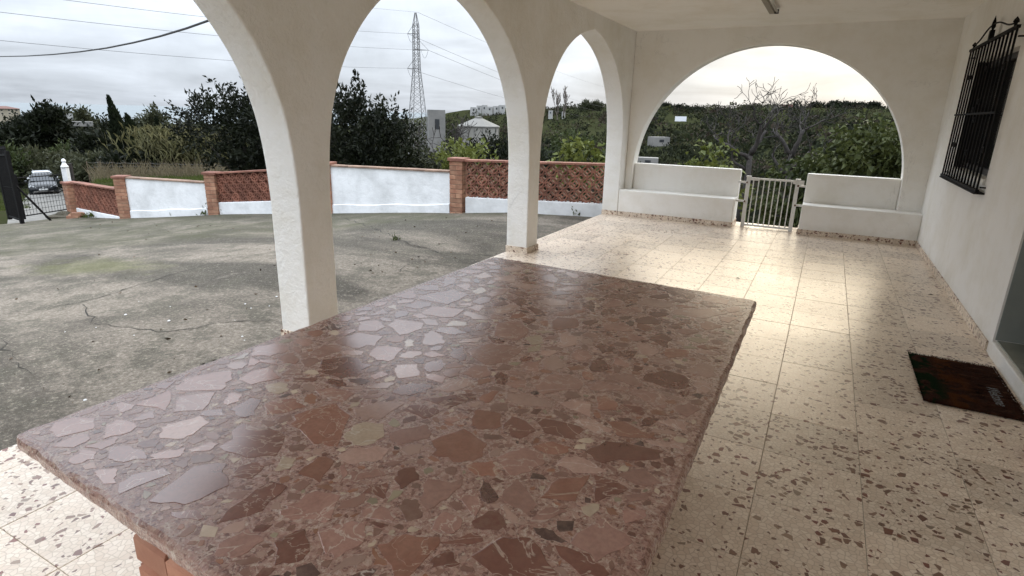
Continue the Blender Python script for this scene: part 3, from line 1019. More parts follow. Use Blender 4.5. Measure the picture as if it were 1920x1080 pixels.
# ================================================================== BLACK IRON GATE, WHITE POST
def gate_leaf(name, a, b, h, nbar, nrail, stile_r, bar_r, label, group, spikes=True, mesh_rows=0):
    g = empty(name, a, 0, label=label, category='gate', group=group)
    a0 = Vector((0, 0, 0))
    b0 = b - a
    upz = Vector((0, 0, 1))
    for q in (a0, b0):
        MB().tube([q, q + upz * h], stile_r, 4).build('stile', MT['black_iron'], g)
    for k in range(nrail):
        z = 0.08 + (h - 0.16) * k / (nrail - 1)
        MB().tube([a0 + upz * z, b0 + upz * z], stile_r * (0.6 if k in (0, nrail - 1) else 0.2), 4).build('rail', MT['black_iron'], g)
    for k in range(1, nbar):
        q = a0.lerp(b0, k / nbar)
        m_ = MB().tube([q + upz * 0.06, q + upz * (h + (0.05 if spikes else 0))], bar_r, 4)
        if spikes:
            m_.tube([q + upz * (h + 0.05), q + upz * (h + 0.13)], [bar_r * 2.2, 0.001], 4)
        m_.build('bar', MT['black_iron'], g)
    return g


gA = ground_at(42, 419, yard_z)
gB = ground_at(46, 411, lambda x, y: yard_z(x) - 0.03)
topA = at(2, 281, math.hypot(gA.x, gA.y)).z - gA.z
l1 = gA
l2 = Vector((gA.x - 1.55, gA.y + 0.38, yard_z(gA.x - 1.5) + 0.02))
gate_leaf('gate_leaf', l1, l2, topA * 0.985, 14, 3, 0.05, 0.012, 'black iron gate leaf swung open, seen almost edge on at the left', 'leaves of the yard gate')
c1 = ground_at(131, 397, lambda x, y: yard_z(x) - 0.0)
c0 = ground_at(47, 411, lambda x, y: yard_z(x) - 0.0)
topC = at(111, 322, math.hypot(c1.x, c1.y)).z - c1.z
lf = gate_leaf('gate_leaf', c1, c0, topC, 15, 8, 0.028, 0.0045, 'closed black gate leaf of thin square grid bars in front of the cars', 'leaves of the yard gate', spikes=False)
br0 = at(22, 340, math.hypot(gA.x, gA.y))
br1 = ground_at(96, 413, yard_z)
MB().tube([br0, br1 + Vector((0, 0, -0.02))], 0.026, 6).build('gate_brace', MT['black_iron'], label='slanting black iron prop leaning from the gate to the ground', category='prop')
wp = at(135, 384, 19.5)
wp.z = terrain_z(wp.x, wp.y)
tp = at(121, 301, math.hypot(wp.x, wp.y)).z
gp = empty('gate_post', wp, R_(30), label='white square gate post with a ball finial behind the gate', category='post')
hh = tp - wp.z
MB().box(-0.065, 0.065, -0.065, 0.065, -0.3, hh - 0.18).build('shaft', MT['lime'], gp, bevel=0.01)
MB().lathe([(0.09, hh - 0.18), (0.09, hh - 0.15), (0.055, hh - 0.10), (0.05, hh - 0.08), (0.035, hh - 0.05), (0.05, hh - 0.025), (0.052, hh), (0.035, hh + 0.035), (0.008, hh + 0.05)], 14).build('finial', MT['lime'], gp, smooth=True)
# doorway-like dark timber posts beside it
for i, (px, lab) in enumerate(((139, 'left of two dark weathered timber posts beside the white gate post'), (146, 'right of two dark weathered timber posts beside the white gate post'))):
    q = at(px, 390, 20.2)
    q.z = terrain_z(q.x, q.y)
    t_ = at(px - 6, 306, 20.2).z
    MB().tube([q + Vector((0, 0, -0.3)), Vector((q.x, q.y, t_))], [0.075, 0.06], 7).build('timber_post', MT['bark_dark'], label=lab, category='post', group='timber posts by the gate')

# ================================================================== STONE TABLE
TX0, TX1, TY0, TY1, TZ = -1.56, -0.17, 0.50, 2.70, 0.735
table = empty('stone_table', ((TX0 + TX1) / 2, (TY0 + TY1) / 2, 0), label='big reddish brown breccia marble table on a brick base', category='table')
TO = Vector(table.location)
QUAD = ((-1.605, 0.520), (-0.165, 0.430), (-0.170, 2.655), (-1.548, 2.716))      # the slab is not quite square


def warp(x, y):
    u, v = (x - TX0) / (TX1 - TX0), (y - TY0) / (TY1 - TY0)
    w = ((1 - u) * (1 - v), u * (1 - v), u * v, (1 - u) * v)
    return sum(a * q[0] for a, q in zip(w, QUAD)), sum(a * q[1] for a, q in zip(w, QUAD))


MT['matrix'] = None
m, nt, p = new_mat('breccia matrix')
g = pos(nt)
wv = N(nt, 'TexNoise', Vector=g, Scale=22.0, Detail=4.0)
gw = N(nt, 'VectorMath', {'operation': 'ADD'}, i0=g, i1=N(nt, 'VectorMath', {'operation': 'SCALE'}, i0=wv.outputs['Color'], Scale=0.03).outputs[0]).outputs[0]
n1 = N(nt, 'TexNoise', Vector=g, Scale=7.0, Detail=8.0, Roughness=0.65, Distortion=0.8)
n2 = N(nt, 'TexNoise', Vector=g, Scale=90.0, Detail=5.0, Roughness=0.75)
c = mix(nt, ramp(nt, n1.outputs[0], (0.36, 0.0), (0.64, 1.0)), (0.29, 0.153, 0.12), (0.385, 0.23, 0.182))
for sc, lo_ in ((62.0, 0.35), (150.0, 0.25)):
    v1 = N(nt, 'TexVoronoi', {'voronoi_dimensions': '3D'}, Vector=gw, Scale=sc)
    v1e = N(nt, 'TexVoronoi', {'voronoi_dimensions': '3D', 'feature': 'DISTANCE_TO_EDGE'}, Vector=gw, Scale=sc)
    rgb = N(nt, 'SeparateColor', Color=v1.outputs['Color'])
    chip = ramp(nt, rgb.outputs[0], (0.0, (0.12, 0.048, 0.037)), (0.25, (0.215, 0.106, 0.079)), (0.5, (0.30, 0.17, 0.13)), (0.75, (0.375, 0.24, 0.188)), (0.93, (0.45, 0.325, 0.25)), (1.0, (0.52, 0.43, 0.34)))
    fc = mth(nt, 'MULTIPLY', ramp(nt, v1e.outputs['Distance'], (0.03, 0.0), (0.12, 1.0)), mth(nt, 'GREATER_THAN', rgb.outputs[1], lo_))
    c = mix(nt, mth(nt, 'MULTIPLY', fc, 0.85), c, chip)
c = mix(nt, ramp(nt, n2.outputs[0], (0.54, 0.0), (0.74, 0.6)), c, (0.42, 0.30, 0.22))
c = mix(nt, ramp(nt, n2.outputs[0], (0.28, 0.6), (0.42, 0.0)), c, (0.10, 0.045, 0.033))
vn = N(nt, 'TexNoise', Vector=g, Scale=9.0, Detail=5.0, Distortion=2.5)
vl = ramp(nt, mth(nt, 'ABSOLUTE', mth(nt, 'SUBTRACT', vn.outputs[0], 0.5)), (0.0, 0.85), (0.014, 0.0))
c = mix(nt, vl, c, (0.50, 0.39, 0.32))
setp(nt, p, Base_Color=c, Roughness=mth(nt, 'ADD', mth(nt, 'MULTIPLY', n2.outputs[0], 0.3), 0.12), IOR=1.6, Normal=bump(nt, n2.outputs[0], 0.08, 0.004))
MT['matrix'] = m


def stone_mat(name, c1, c2, vein, vein_w=0.016, amount=0.9, gloss=0.09):
    m, nt, p = new_mat(name)
    g = pos(nt, per_object=True)
    n1 = N(nt, 'TexNoise', Vector=g, Scale=14.0, Detail=7.0, Roughness=0.65, Distortion=1.0)
    c = mix(nt, ramp(nt, n1.outputs[0], (0.36, 0.0), (0.64, 1.0)), c1, c2)
    w = N(nt, 'TexNoise', Vector=g, Scale=7.0, Detail=5.0, Distortion=2.2)
    d = mth(nt, 'ABSOLUTE', mth(nt, 'SUBTRACT', w.outputs[0], 0.5))
    r = N(nt, 'ObjectInfo').outputs['Random']
    vm = ramp(nt, d, (0.0, 1.0), (vein_w, 0.0))
    vm = mth(nt, 'MULTIPLY', vm, mth(nt, 'MULTIPLY', mth(nt, 'GREATER_THAN', r, 0.25), amount))
    c = mix(nt, vm, c, vein)
    gr = N(nt, 'TexNoise', Vector=g, Scale=120.0, Detail=3.0)
    c = mix(nt, ramp(nt, gr.outputs[0], (0.35, 0.25), (0.6, 0.0)), c, tuple(0.5 * x for x in c1))
    c = mix(nt, 1.0, c, N(nt, 'HueSaturation', Color=(1, 1, 1, 1), Value=mth(nt, 'ADD', mth(nt, 'MULTIPLY', r, 0.3), 0.78)).outputs[0], 'MULTIPLY')
    n3 = N(nt, 'TexNoise', Vector=g, Scale=6.0, Detail=5.0)
    setp(nt, p, Base_Color=c, Roughness=mth(nt, 'ADD', mth(nt, 'MULTIPLY', n3.outputs[0], 0.16), gloss), IOR=2.1, Specular_Tint=(1.0, 0.88, 0.82), Normal=bump(nt, n3.outputs[0], 0.02, 0.01))
    return m


ST = [(stone_mat('dark red stone', (0.15, 0.05, 0.036), (0.21, 0.082, 0.06), (0.50, 0.38, 0.31)), 34),
      (stone_mat('mauve brown stone', (0.30, 0.152, 0.12), (0.39, 0.215, 0.172), (0.56, 0.44, 0.37)), 34),
      (stone_mat('russet stone', (0.26, 0.10, 0.066), (0.33, 0.155, 0.108), (0.52, 0.39, 0.30)), 17),
      (stone_mat('pink stone', (0.41, 0.245, 0.198), (0.48, 0.315, 0.255), (0.62, 0.52, 0.45)), 20),
      (stone_mat('olive stone', (0.30, 0.225, 0.155), (0.36, 0.28, 0.20), (0.50, 0.43, 0.33)), 5),
      (stone_mat('cream stone', (0.42, 0.315, 0.225), (0.50, 0.395, 0.295), (0.60, 0.52, 0.42)), 6),
      (stone_mat('purple black stone', (0.085, 0.037, 0.032), (0.13, 0.058, 0.05), (0.56, 0.47, 0.41), 0.03, 0.95), 9)]
ST_POOL = [m_ for m_, w in ST for _ in range(w)]
# the slab with a rounded, slightly chipped rim
bm = bmesh.new()
r_ = 0.03
outl = []
for cx_, cy_, a0 in ((TX1 - r_, TY0 + r_, -90), (TX1 - r_, TY1 - r_, 0), (TX0 + r_, TY1 - r_, 90), (TX0 + r_, TY0 + r_, 180)):
    for k in range(6):
        t = R_(a0 + 18 * k)
        outl.append((cx_ + r_ * math.cos(t), cy_ + r_ * math.sin(t)))
full = []
for i, q in enumerate(outl):
    q2 = outl[(i + 1) % len(outl)]
    L = math.hypot(q2[0] - q[0], q2[1] - q[1])
    n = max(1, int(L / 0.03))
    full += [(q[0] + (q2[0] - q[0]) * k / n, q[1] + (q2[1] - q[1]) * k / n) for k in range(n)]
rings = []
cxm, cym = (TX0 + TX1) / 2, (TY0 + TY1) / 2
for inset, z in ((0.006, TZ - 0.036), (0.0, TZ - 0.031), (0.0, TZ - 0.013), (0.004, TZ - 0.004), (0.012, TZ)):
    ring_ = []
    for i, (x, y) in enumerate(full):
        j = 0.0022 * math.sin(i * 0.7) + 0.0018 * math.sin(i * 1.9 + 1) + random.uniform(-0.0012, 0.0012)
        dx, dy = cxm - x, cym - y
        sx_ = 1 if abs(x - TX0) < 0.02 or abs(x - TX1) < 0.02 else 0
        sy_ = 1 if abs(y - TY0) < 0.02 or abs(y - TY1) < 0.02 else 0
        wx, wy = warp(x + math.copysign(inset + j, dx) * (sx_ or 0.5 * (not sy_)), y + math.copysign(inset + j, dy) * (sy_ or 0.5 * (not sx_)))
        ring_.append(bm.verts.new((wx - TO.x, wy - TO.y, z)))
    rings.append(ring_)
n = len(full)
for a, b in zip(rings[:-1], rings[1:]):
    for i in range(n):
        bm.faces.new((a[i], a[(i + 1) % n], b[(i + 1) % n], b[i]))
bm.faces.new(rings[-1])
bm.faces.new(rings[0][::-1])
bmesh.ops.recalc_face_normals(bm, faces=bm.faces)
me = bpy.data.meshes.new('slab')
bm.to_mesh(me)
bm.free()
me.materials.append(MT['matrix'])
slab = link('slab', me, table)
# pieces of stone set in the slab
G = 0.004
gnx, gny = int((TX1 - TX0) / G), int((TY1 - TY0) / G)
occ = np.zeros((gnx, gny), bool)
YYg, XXg = np.meshgrid(np.arange(gny), np.arange(gnx))


def poly_shape(r, asp, n):
    ang0 = random.uniform(0, 6.28)
    ts = sorted(random.uniform(0, 2 * math.pi) for _ in range(n))
    # keep corners apart so that the piece stays angular yet broad
    ts = [2 * math.pi * (i + random.uniform(-0.42, 0.42)) / n for i in range(n)]
    pts = []
    for t in ts:
        q = r * random.uniform(0.66, 1.15)
        x, y = q * math.cos(t), q * math.sin(t) * asp
        pts.append((x * math.cos(ang0) - y * math.sin(ang0), x * math.sin(ang0) + y * math.cos(ang0)))
    if r > 0.028:                       # broken, slightly uneven edges
        out_ = []
        for i in range(n):
            (x1, y1), (x2, y2) = pts[i], pts[(i + 1) % n]
            out_.append(pts[i])
            for t in (0.33, 0.66):
                j = random.gauss(0, 0.06) * r
                L = math.hypot(x2 - x1, y2 - y1) + 1e-9
                out_.append((x1 + (x2 - x1) * t - (y2 - y1) / L * j, y1 + (y2 - y1) * t + (x2 - x1) / L * j))
        pts = out_
    return pts


def raster(pts, cx, cy):
    xs_ = [q[0] + cx for q in pts]
    ys_ = [q[1] + cy for q in pts]
    i0, i1 = int((min(xs_) - TX0) / G) - 1, int((max(xs_) - TX0) / G) + 2
    j0, j1 = int((min(ys_) - TY0) / G) - 1, int((max(ys_) - TY0) / G) + 2
    if i0 < 4 or j0 < 4 or i1 > gnx - 4 or j1 > gny - 4:
        return None
    X, Y = np.meshgrid(TX0 + (np.arange(i0, i1) + 0.5) * G, TY0 + (np.arange(j0, j1) + 0.5) * G, indexing='ij')
    ins = np.zeros(X.shape, bool)
    n = len(pts)
    for k in range(n):
        x1, y1 = xs_[k], ys_[k]
        x2, y2 = xs_[(k + 1) % n], ys_[(k + 1) % n]
        c_ = ((y1 > Y) != (y2 > Y))
        with np.errstate(divide='ignore', invalid='ignore'):
            xi_ = (x2 - x1) * (Y - y1) / (y2 - y1 + 1e-12) + x1
        ins ^= c_ & (X < xi_)
    return (i0, i1, j0, j1, ins)


def piece_mesh(pts, lift, depth=0.004):
    """A flat piece with slightly rounded-off corners, its rim ground down."""
    P = []
    n = len(pts)
    for i in range(n):
        a, b, c = pts[i - 1], pts[i], pts[(i + 1) % n]
        P.append(b)
    n = len(P)
    v = [(x, y, -depth) for x, y in P] + [(x, y, lift - 0.0002) for x, y in P] + [(x * 0.985, y * 0.985, lift) for x, y in P]
    f = [tuple(range(2 * n, 3 * n))]
    for k in (0, n):
        f += [(k + i, k + (i + 1) % n, k + n + (i + 1) % n, k + n + i) for i in range(n)]
    return v, f


count = 0
small_v, small_f, small_c = [], [], []
PAL = np.array([(0.10, 0.036, 0.026), (0.18, 0.092, 0.07), (0.21, 0.09, 0.052), (0.30, 0.19, 0.15), (0.22, 0.185, 0.12), (0.42, 0.33, 0.24), (0.055, 0.027, 0.024), (0.15, 0.075, 0.055)])
for r, tries in ((0.095, 26), (0.078, 100), (0.063, 420), (0.050, 1300), (0.039, 2600), (0.029, 4200), (0.021, 4200), (0.014, 5000), (0.0095, 9000)):
    for _ in range(tries):
        rr_ = r * random.uniform(0.8, 1.25)
        pts = poly_shape(rr_, random.uniform(0.42, 1.0), random.choice((4, 5, 5, 6, 6, 7)))
        cx_, cy_ = random.uniform(TX0, TX1), random.uniform(TY0, TY1)
        ra = raster(pts, cx_, cy_)
        if ra is None:
            continue
        i0, i1, j0, j1, ins = ra
        if not ins.any() or (occ[i0:i1, j0:j1] & ins).any():
            continue
        gr = ins.copy()
        gr[1:] |= ins[:-1]; gr[:-1] |= ins[1:]; gr[:, 1:] |= ins[:, :-1]; gr[:, :-1] |= ins[:, 1:]
        occ[i0:i1, j0:j1] |= gr
        if r > 0.028 and count < 298:
            v, f = piece_mesh(pts, 0.0007)
            me = bpy.data.meshes.new('stone')
            me.from_pydata(v, [], f)
            me.materials.append(random.choice(ST_POOL if r < 0.06 else ST_POOL[:34 + 34 + 17 + 20]))
            wx, wy = warp(cx_, cy_)
            link('stone', me, slab, loc=(wx - TO.x, wy - TO.y, TZ))
            count += 1
        else:
            v, f = piece_mesh(pts, 0.0005)
            o_ = len(small_v)
            wx, wy = warp(cx_, cy_)
            small_v += [(x + wx - TO.x, y + wy - TO.y, z + TZ) for x, y, z in v]
            small_f += [tuple(i + o_ for i in q) for q in f]
            cc = PAL[random.choices(range(8), (12, 24, 18, 16, 7, 9, 4, 18))[0]] * random.uniform(1.0, 1.5)
            small_c += [cc] * sum(len(q) for q in f)
me = bpy.data.meshes.new('stone_chips')
me.from_pydata(small_v, [], small_f)
ca = me.color_attributes.new('tint', 'FLOAT_COLOR', 'CORNER')
ca.data.foreach_set('color', np.column_stack([np.array(small_c), np.ones(len(small_c))]).ravel())
m, nt, p = new_mat('small stone chips')
a = N(nt, 'Attribute', {'attribute_name': 'tint'})
n1 = N(nt, 'TexNoise', Vector=pos(nt), Scale=45.0, Detail=5.0, Roughness=0.7)
setp(nt, p, Base_Color=mix(nt, ramp(nt, n1.outputs[0], (0.4, 0.0), (0.7, 0.4)), a.outputs['Color'], (0.3, 0.2, 0.15)), Roughness=0.22, IOR=1.75, Specular_Tint=(1.0, 0.9, 0.85))
me.materials.append(m)
link('stone_chips', me, slab, kind='stuff')
# brick base
BX0, BX1, BY0, BY1 = -1.06, TX1 - 0.22, TY0 + 0.012, TY1 - 0.30
MT['table_brick'] = noisy('rounded red table brick', (0.36, 0.15, 0.09), (0.46, 0.23, 0.145), 9.0, 0.85, bstr=0.4, bdist=0.006, per_object=True, obj_var=0.2)
e_ = 0.003
core = [warp(x, y) for x, y in ((BX0 + e_, BY0 + e_), (BX1 - e_, BY0 + e_), (BX1 - e_, BY1 - e_), (BX0 + e_, BY1 - e_))]
o = MB().prism(core, lambda u, v, d: (u, v, d), -0.001, TZ - 0.037).build('base_core', noisy('pale mortar', (0.22, 0.15, 0.11), (0.32, 0.23, 0.17), 25.0, 0.95))
sub(o, table, TO)
tb = chamfer_box(0.238, 0.07, 0.062, 0.012).mesh('base_brick', MT['table_brick'])
for r in range(10):
    z = 0.004 + r * 0.0693
    off = 0.1225 if r % 2 else 0.0
    for side, (p0, p1) in enumerate((((BX0, BY0), (BX1, BY0)), ((BX1, BY0), (BX1, BY1)), ((BX1, BY1), (BX0, BY1)), ((BX0, BY1), (BX0, BY0)))):
        L = math.hypot(p1[0] - p0[0], p1[1] - p0[1])
        ang = math.atan2(p1[1] - p0[1], p1[0] - p0[0])
        nb = int(round(L / 0.245))
        st_ = L / nb
        for k in range(nb + (1 if off else 0)):
            t = (k + 0.5) * st_ - (st_ / 2 if off else 0)
            hf = 0.5 if off and k in (0, nb) else 1.0
            if hf < 1:
                t = st_ * 0.25 if k == 0 else L - st_ * 0.25
            x, y = p0[0] + math.cos(ang) * t, p0[1] + math.sin(ang) * t
            nx_, ny_ = math.sin(ang), -math.cos(ang)
            wx, wy = warp(x - nx_ * 0.03, y - ny_ * 0.03)
            o = link('base_brick', tb, table, loc=(wx - TO.x + random.gauss(0, 0.0015), wy - TO.y, z), rot=(0, 0, ang + (-0.055, 0, -0.05, 0.03)[side] + random.gauss(0, 0.008)))
            o.scale = (st_ / 0.245 * hf, 1, 1)

# ================================================================== DOOR MAT, DISH, LEAVES ON THE FLOOR
m, nt, p = new_mat('coir mat pattern')
g = pos(nt)
mp = N(nt, 'Mapping', Vector=g, Scale=(5.0, 16.0, 1.0), Rotation=(0, 0, 0.25))
n1 = N(nt, 'TexNoise', Vector=mp.outputs[0], Scale=1.6, Detail=5.0, Roughness=0.7, Distortion=0.6)
n2 = N(nt, 'TexNoise', Vector=g, Scale=9.0, Detail=3.0, Distortion=0.8)
c = ramp(nt, n1.outputs[0], (0.30, (0.012, 0.009, 0.007)), (0.42, (0.045, 0.02, 0.013)), (0.50, (0.09, 0.032, 0.018)), (0.56, (0.05, 0.026, 0.02)), (0.66, (0.16, 0.07, 0.036)), (0.75, (0.055, 0.036, 0.02)))
sp = N(nt, 'SeparateXYZ', Vector=g)
left = ramp(nt, sp.outputs[0], (0.0, 1.0), (0.78, 1.0), (0.86, 0.0))
gr_ = mth(nt, 'MULTIPLY', ramp(nt, n2.outputs[0], (0.47, 0.0), (0.54, 1.0)), left)
c = mix(nt, gr_, c, (0.012, 0.03, 0.010))
mid = ramp(nt, sp.outputs[0], (0.80, 0.0), (0.84, 1.0), (0.92, 1.0), (0.98, 0.0))
c = mix(nt, mth(nt, 'MULTIPLY', mth(nt, 'MULTIPLY', ramp(nt, n2.outputs[0], (0.46, 1.0), (0.52, 0.0)), mid), 0.8), c, (0.14, 0.045, 0.012))
fz = N(nt, 'TexNoise', Vector=g, Scale=400.0, Detail=3.0)
setp(nt, p, Base_Color=c, Roughness=1.0, Specular_IOR_Level=0.05, Normal=bump(nt, fz.outputs[0], 1.0, 0.02))
MT['mat'] = m
mat_o = empty('door_mat', (0.925, 4.09, 0.001), 0, label='dark patterned coir door mat with white lettering by the doorway', category='door mat')
mv = MB()
MXh, MYh = 0.229, 0.394
nx_, ny_ = 30, 50
vs = []
for i in range(nx_ + 1):
    for j in range(ny_ + 1):
        x, y = -MXh + 2 * MXh * i / nx_, -MYh + 2 * MYh * j / ny_
        e = i in (0, nx_) or j in (0, ny_)
        if e:
            x += random.uniform(-0.004, 0.004)
            y += random.uniform(-0.004, 0.004)
        vs.append((x, y, 0.004 if e else 0.014 + random.uniform(-0.0016, 0.0016)))
fs = [(i * (ny_ + 1) + j, (i + 1) * (ny_ + 1) + j, (i + 1) * (ny_ + 1) + j + 1, i * (ny_ + 1) + j + 1) for i in range(nx_) for j in range(ny_)]
mv.add(vs, fs).build('coir_pile', MT['mat'], mat_o)
tcv = bpy.data.curves.new('lettering', 'FONT')
tcv.body = 'Welcome'
tcv.size = 0.085
tcv.shear = 0.35
tcv.extrude = 0.0005
tcv.align_x = 'CENTER'
MT['white_print'] = noisy('worn white print', (0.10, 0.10, 0.10), (0.33, 0.33, 0.33), 160.0, 0.95)
tcv.materials.append(MT['white_print'])
_t = bpy.data.objects.new('lettering_curve', tcv)
col.objects.link(_t)
bpy.context.view_layer.update()
_me = bpy.data.meshes.new_from_object(_t.evaluated_get(bpy.context.evaluated_depsgraph_get()))
bpy.data.objects.remove(_t)
link('lettering', _me, mat_o, loc=(0.115, -0.13, 0.0165), rot=(0, 0, -math.pi / 2)).scale = (0.8, 1, 1)

MT['terracotta'] = noisy('glazed terracotta', (0.20, 0.05, 0.035), (0.28, 0.08, 0.055), 12, 0.4)
MB().lathe([(0.055, 0.001), (0.075, 0.008), (0.085, 0.03), (0.09, 0.052), (0.082, 0.056), (0.074, 0.03), (0.06, 0.012), (0.001, 0.012)], 24, (1.121, 3.262, 0)).build('plant_saucer', MT['terracotta'], smooth=True,
    label='reddish terracotta saucer on the floor at the right edge, mostly out of view', category='saucer')
MT['dry_leaf'] = noisy('dry leaf', (0.04, 0.026, 0.015), (0.12, 0.08, 0.045), 6.0, 0.85)
for i, (px, py, s, lab) in enumerate(((1383, 523, 0.022, 'small dry leaf on the tiles in the middle of the terrace'), (1745, 554, 0.024, 'small dry leaf on the tiles near the house wall'))):
    q = ground_at(px, py, lambda x, y: 0.0)
    MB().add([(-s, 0, 0.002), (0, -s * 0.55, 0.009), (s, 0.002, 0.004), (0, s * 0.6, 0.012), (0, 0, 0.004)], [(0, 1, 4), (1, 2, 4), (2, 3, 4), (3, 0, 4)]).build('dry_leaf', MT['dry_leaf'], label=lab, category='leaf', group='dry leaves on the terrace').location = (q.x, q.y, 0.0015)

# ================================================================== CEILING LAMP
MT['lamp_metal'] = noisy('grey lamp housing', (0.30, 0.27, 0.22), (0.36, 0.33, 0.27), 10, 0.5)
MT['tube_glass'] = plain('unlit fluorescent tube', (0.62, 0.6, 0.55), 0.25)
lamp = empty('ceiling_lamp', (-0.80, 7.15, CEIL), 0, label='unlit fluorescent batten lamp fixed to the porch ceiling', category='lamp')
MB().prism([(-0.034, -0.062), (0.020, -0.062), (0.030, -0.001), (-0.044, -0.001)], lambda u, v, d: (u, d, v), -0.62, 0.59).build('housing', MT['lamp_metal'], lamp, bevel=0.003)
MB().tube([(0.046, -0.58, -0.045), (0.046, 0.545, -0.045)], 0.014, 12).build('tube', MT['tube_glass'], lamp, smooth=True)
for y in (-0.59, 0.555):
    MB().box(0.021, 0.066, y - 0.012, y + 0.012, -0.066, -0.02).build('tube_holder', MT['shutter'], lamp, bevel=0.003)

# ================================================================== WINDOW GRILLE
GX, GY0, GY1, GZ0, GZ1 = 1.132, 6.03, 7.85, 0.98, 2.23
gr = empty('window_grille', (GX, (GY0 + GY1) / 2, GZ0), label='black wrought iron grille over the window in the house wall', category='window grille')
GO = Vector(gr.location)


def gp_(name, mb, mat=None, **kw):
    return sub(mb.build(name, mat or MT['black_iron'], **kw), gr, GO)


NB = 14
for i in range(NB):
    y = GY0 + 0.03 + (GY1 - GY0 - 0.06) * i / (NB - 1)
    gp_('bar', MB().box(GX - 0.007, GX + 0.007, y - 0.0075, y + 0.0075, GZ0 - 0.01, GZ1 + 0.01))
for z, hgt in ((GZ0, 0.012), (1.60, 0.008), (GZ1, 0.012)):
    gp_('rail', MB().box(GX - 0.013, GX + 0.013, GY0, GY1, z - hgt, z + hgt))
for y in (GY0 + 0.015, GY1 - 0.015):
    for z in (GZ0 + 0.03, GZ1 - 0.07):
        gp_('bracket', MB().box(GX + 0.013, XR + 0.01, y - 0.009, y + 0.009, z - 0.006, z + 0.006))
gp_('sill_plate', MB().box(GX - 0.02, XR, GY0 - 0.0, GY1 - 0.02, GZ0 - 0.026, GZ0 - 0.014))


def spike(y, z0, z1, r):
    gp_('finial', MB().lathe([(r, 0), (r, (z1 - z0) * 0.5), (r * 2.0, (z1 - z0) * 0.58), (r * 1.6, (z1 - z0) * 0.75), (0.001, z1 - z0)], 8, (GX, y, z0)), smooth=True)


ym = (GY0 + GY1) / 2 + 0.05
spike(GY1 - 0.14, GZ1 - 0.01, GZ1 + 0.07, 0.010)
spike(ym, GZ1 - 0.01, GZ1 + 0.21, 0.009)
spike(GY0 + 0.12, GZ1 - 0.01, GZ1 + 0.085, 0.011)
gp_('collar', MB().box(GX - 0.017, GX + 0.017, ym - 0.028, ym + 0.028, GZ1 + 0.012, GZ1 + 0.09))
for s, ye in ((1, GY1 - 0.14), (-1, GY0 + 0.12)):
    pts = []
    for k in range(13):
        t = k / 12
        y = ym + (ye - ym) * t
        z = GZ1 + 0.14 - 0.10 * t + 0.012 * math.sin(t * math.pi * 2)
        pts.append((GX, y, z))
    gp_('crest_scroll', MB().tube(pts, 0.007, 6), smooth=True)


def scroll(y, z, s):
    pts = []
    for k in range(28):
        t = k / 27 * 2.4 * math.pi
        r = s * (1 - k / 27 * 0.8)
        pts.append((GX, y + r * math.cos(t), z + r * math.sin(t)))
    gp_('scroll', MB().tube(pts, 0.0065, 5), smooth=True)


for y, z in ((7.0, 1.63), (6.86, 1.54), (6.86, 1.70), (7.55, 1.95), (7.55, 1.30), (6.86, 1.98), (6.86, 1.25), (6.2, 1.95), (6.2, 1.3)):
    for k in (-1, 1):
        scroll(y + k * 0.028, z, 0.032)

# ================================================================== LITTLE WHITE TERRACE GATE
tg = empty('terrace_gate', (-0.62, 9.02, 0), label='little white iron gate with upright bars between the parapets', category='gate')
TGO = Vector(tg.location)


def tgp(name, mb, mat=None, **kw):
    return sub(mb.build(name, mat or MT['white_iron'], **kw), tg, TGO)


GYc = 9.02
for x in (-0.942, -0.302):
    tgp('post', MB().box(x - 0.025, x + 0.025, GYc - 0.02, GYc + 0.02, 0.0, 0.715), bevel=0.003)
    tgp('post_cap', MB().box(x - 0.032, x + 0.032, GYc - 0.026, GYc + 0.026, 0.716, 0.733), bevel=0.003)
tgp('rail', MB().box(-0.916, -0.328, GYc - 0.013, GYc + 0.013, 0.018, 0.044))
tgp('rail', MB().box(-0.916, -0.328, GYc - 0.013, GYc + 0.013, 0.685, 0.711))
tgp('latch_plate', MB().box(-0.36, -0.22, GYc - 0.031, GYc - 0.022, 0.662, 0.715))
tgp('hinge_plate', MB().box(-0.92, -0.79, GYc - 0.031, GYc - 0.022, 0.675, 0.712))
for i in range(8):
    x = -0.872 + i * 0.0705
    tgp('bar', MB().box(x - 0.007, x + 0.007, GYc - 0.007, GYc + 0.007, 0.044, 0.685))
for z in (0.37, 0.64):
    tgp('side_bar', MB().box(-1.081, -0.966, GYc - 0.012, GYc + 0.012, z - 0.014, z + 0.014))
    tgp('side_bar', MB().box(-0.278, -0.199, GYc - 0.012, GYc + 0.012, z - 0.014, z + 0.014))
    for x in (-0.955, -0.29):
        tgp('bolt', MB().lathe([(0.011, 0), (0.011, 0.02), (0.006, 0.026)], 8, (x, GYc - 0.035, z - 0.01)), MT['rust'])

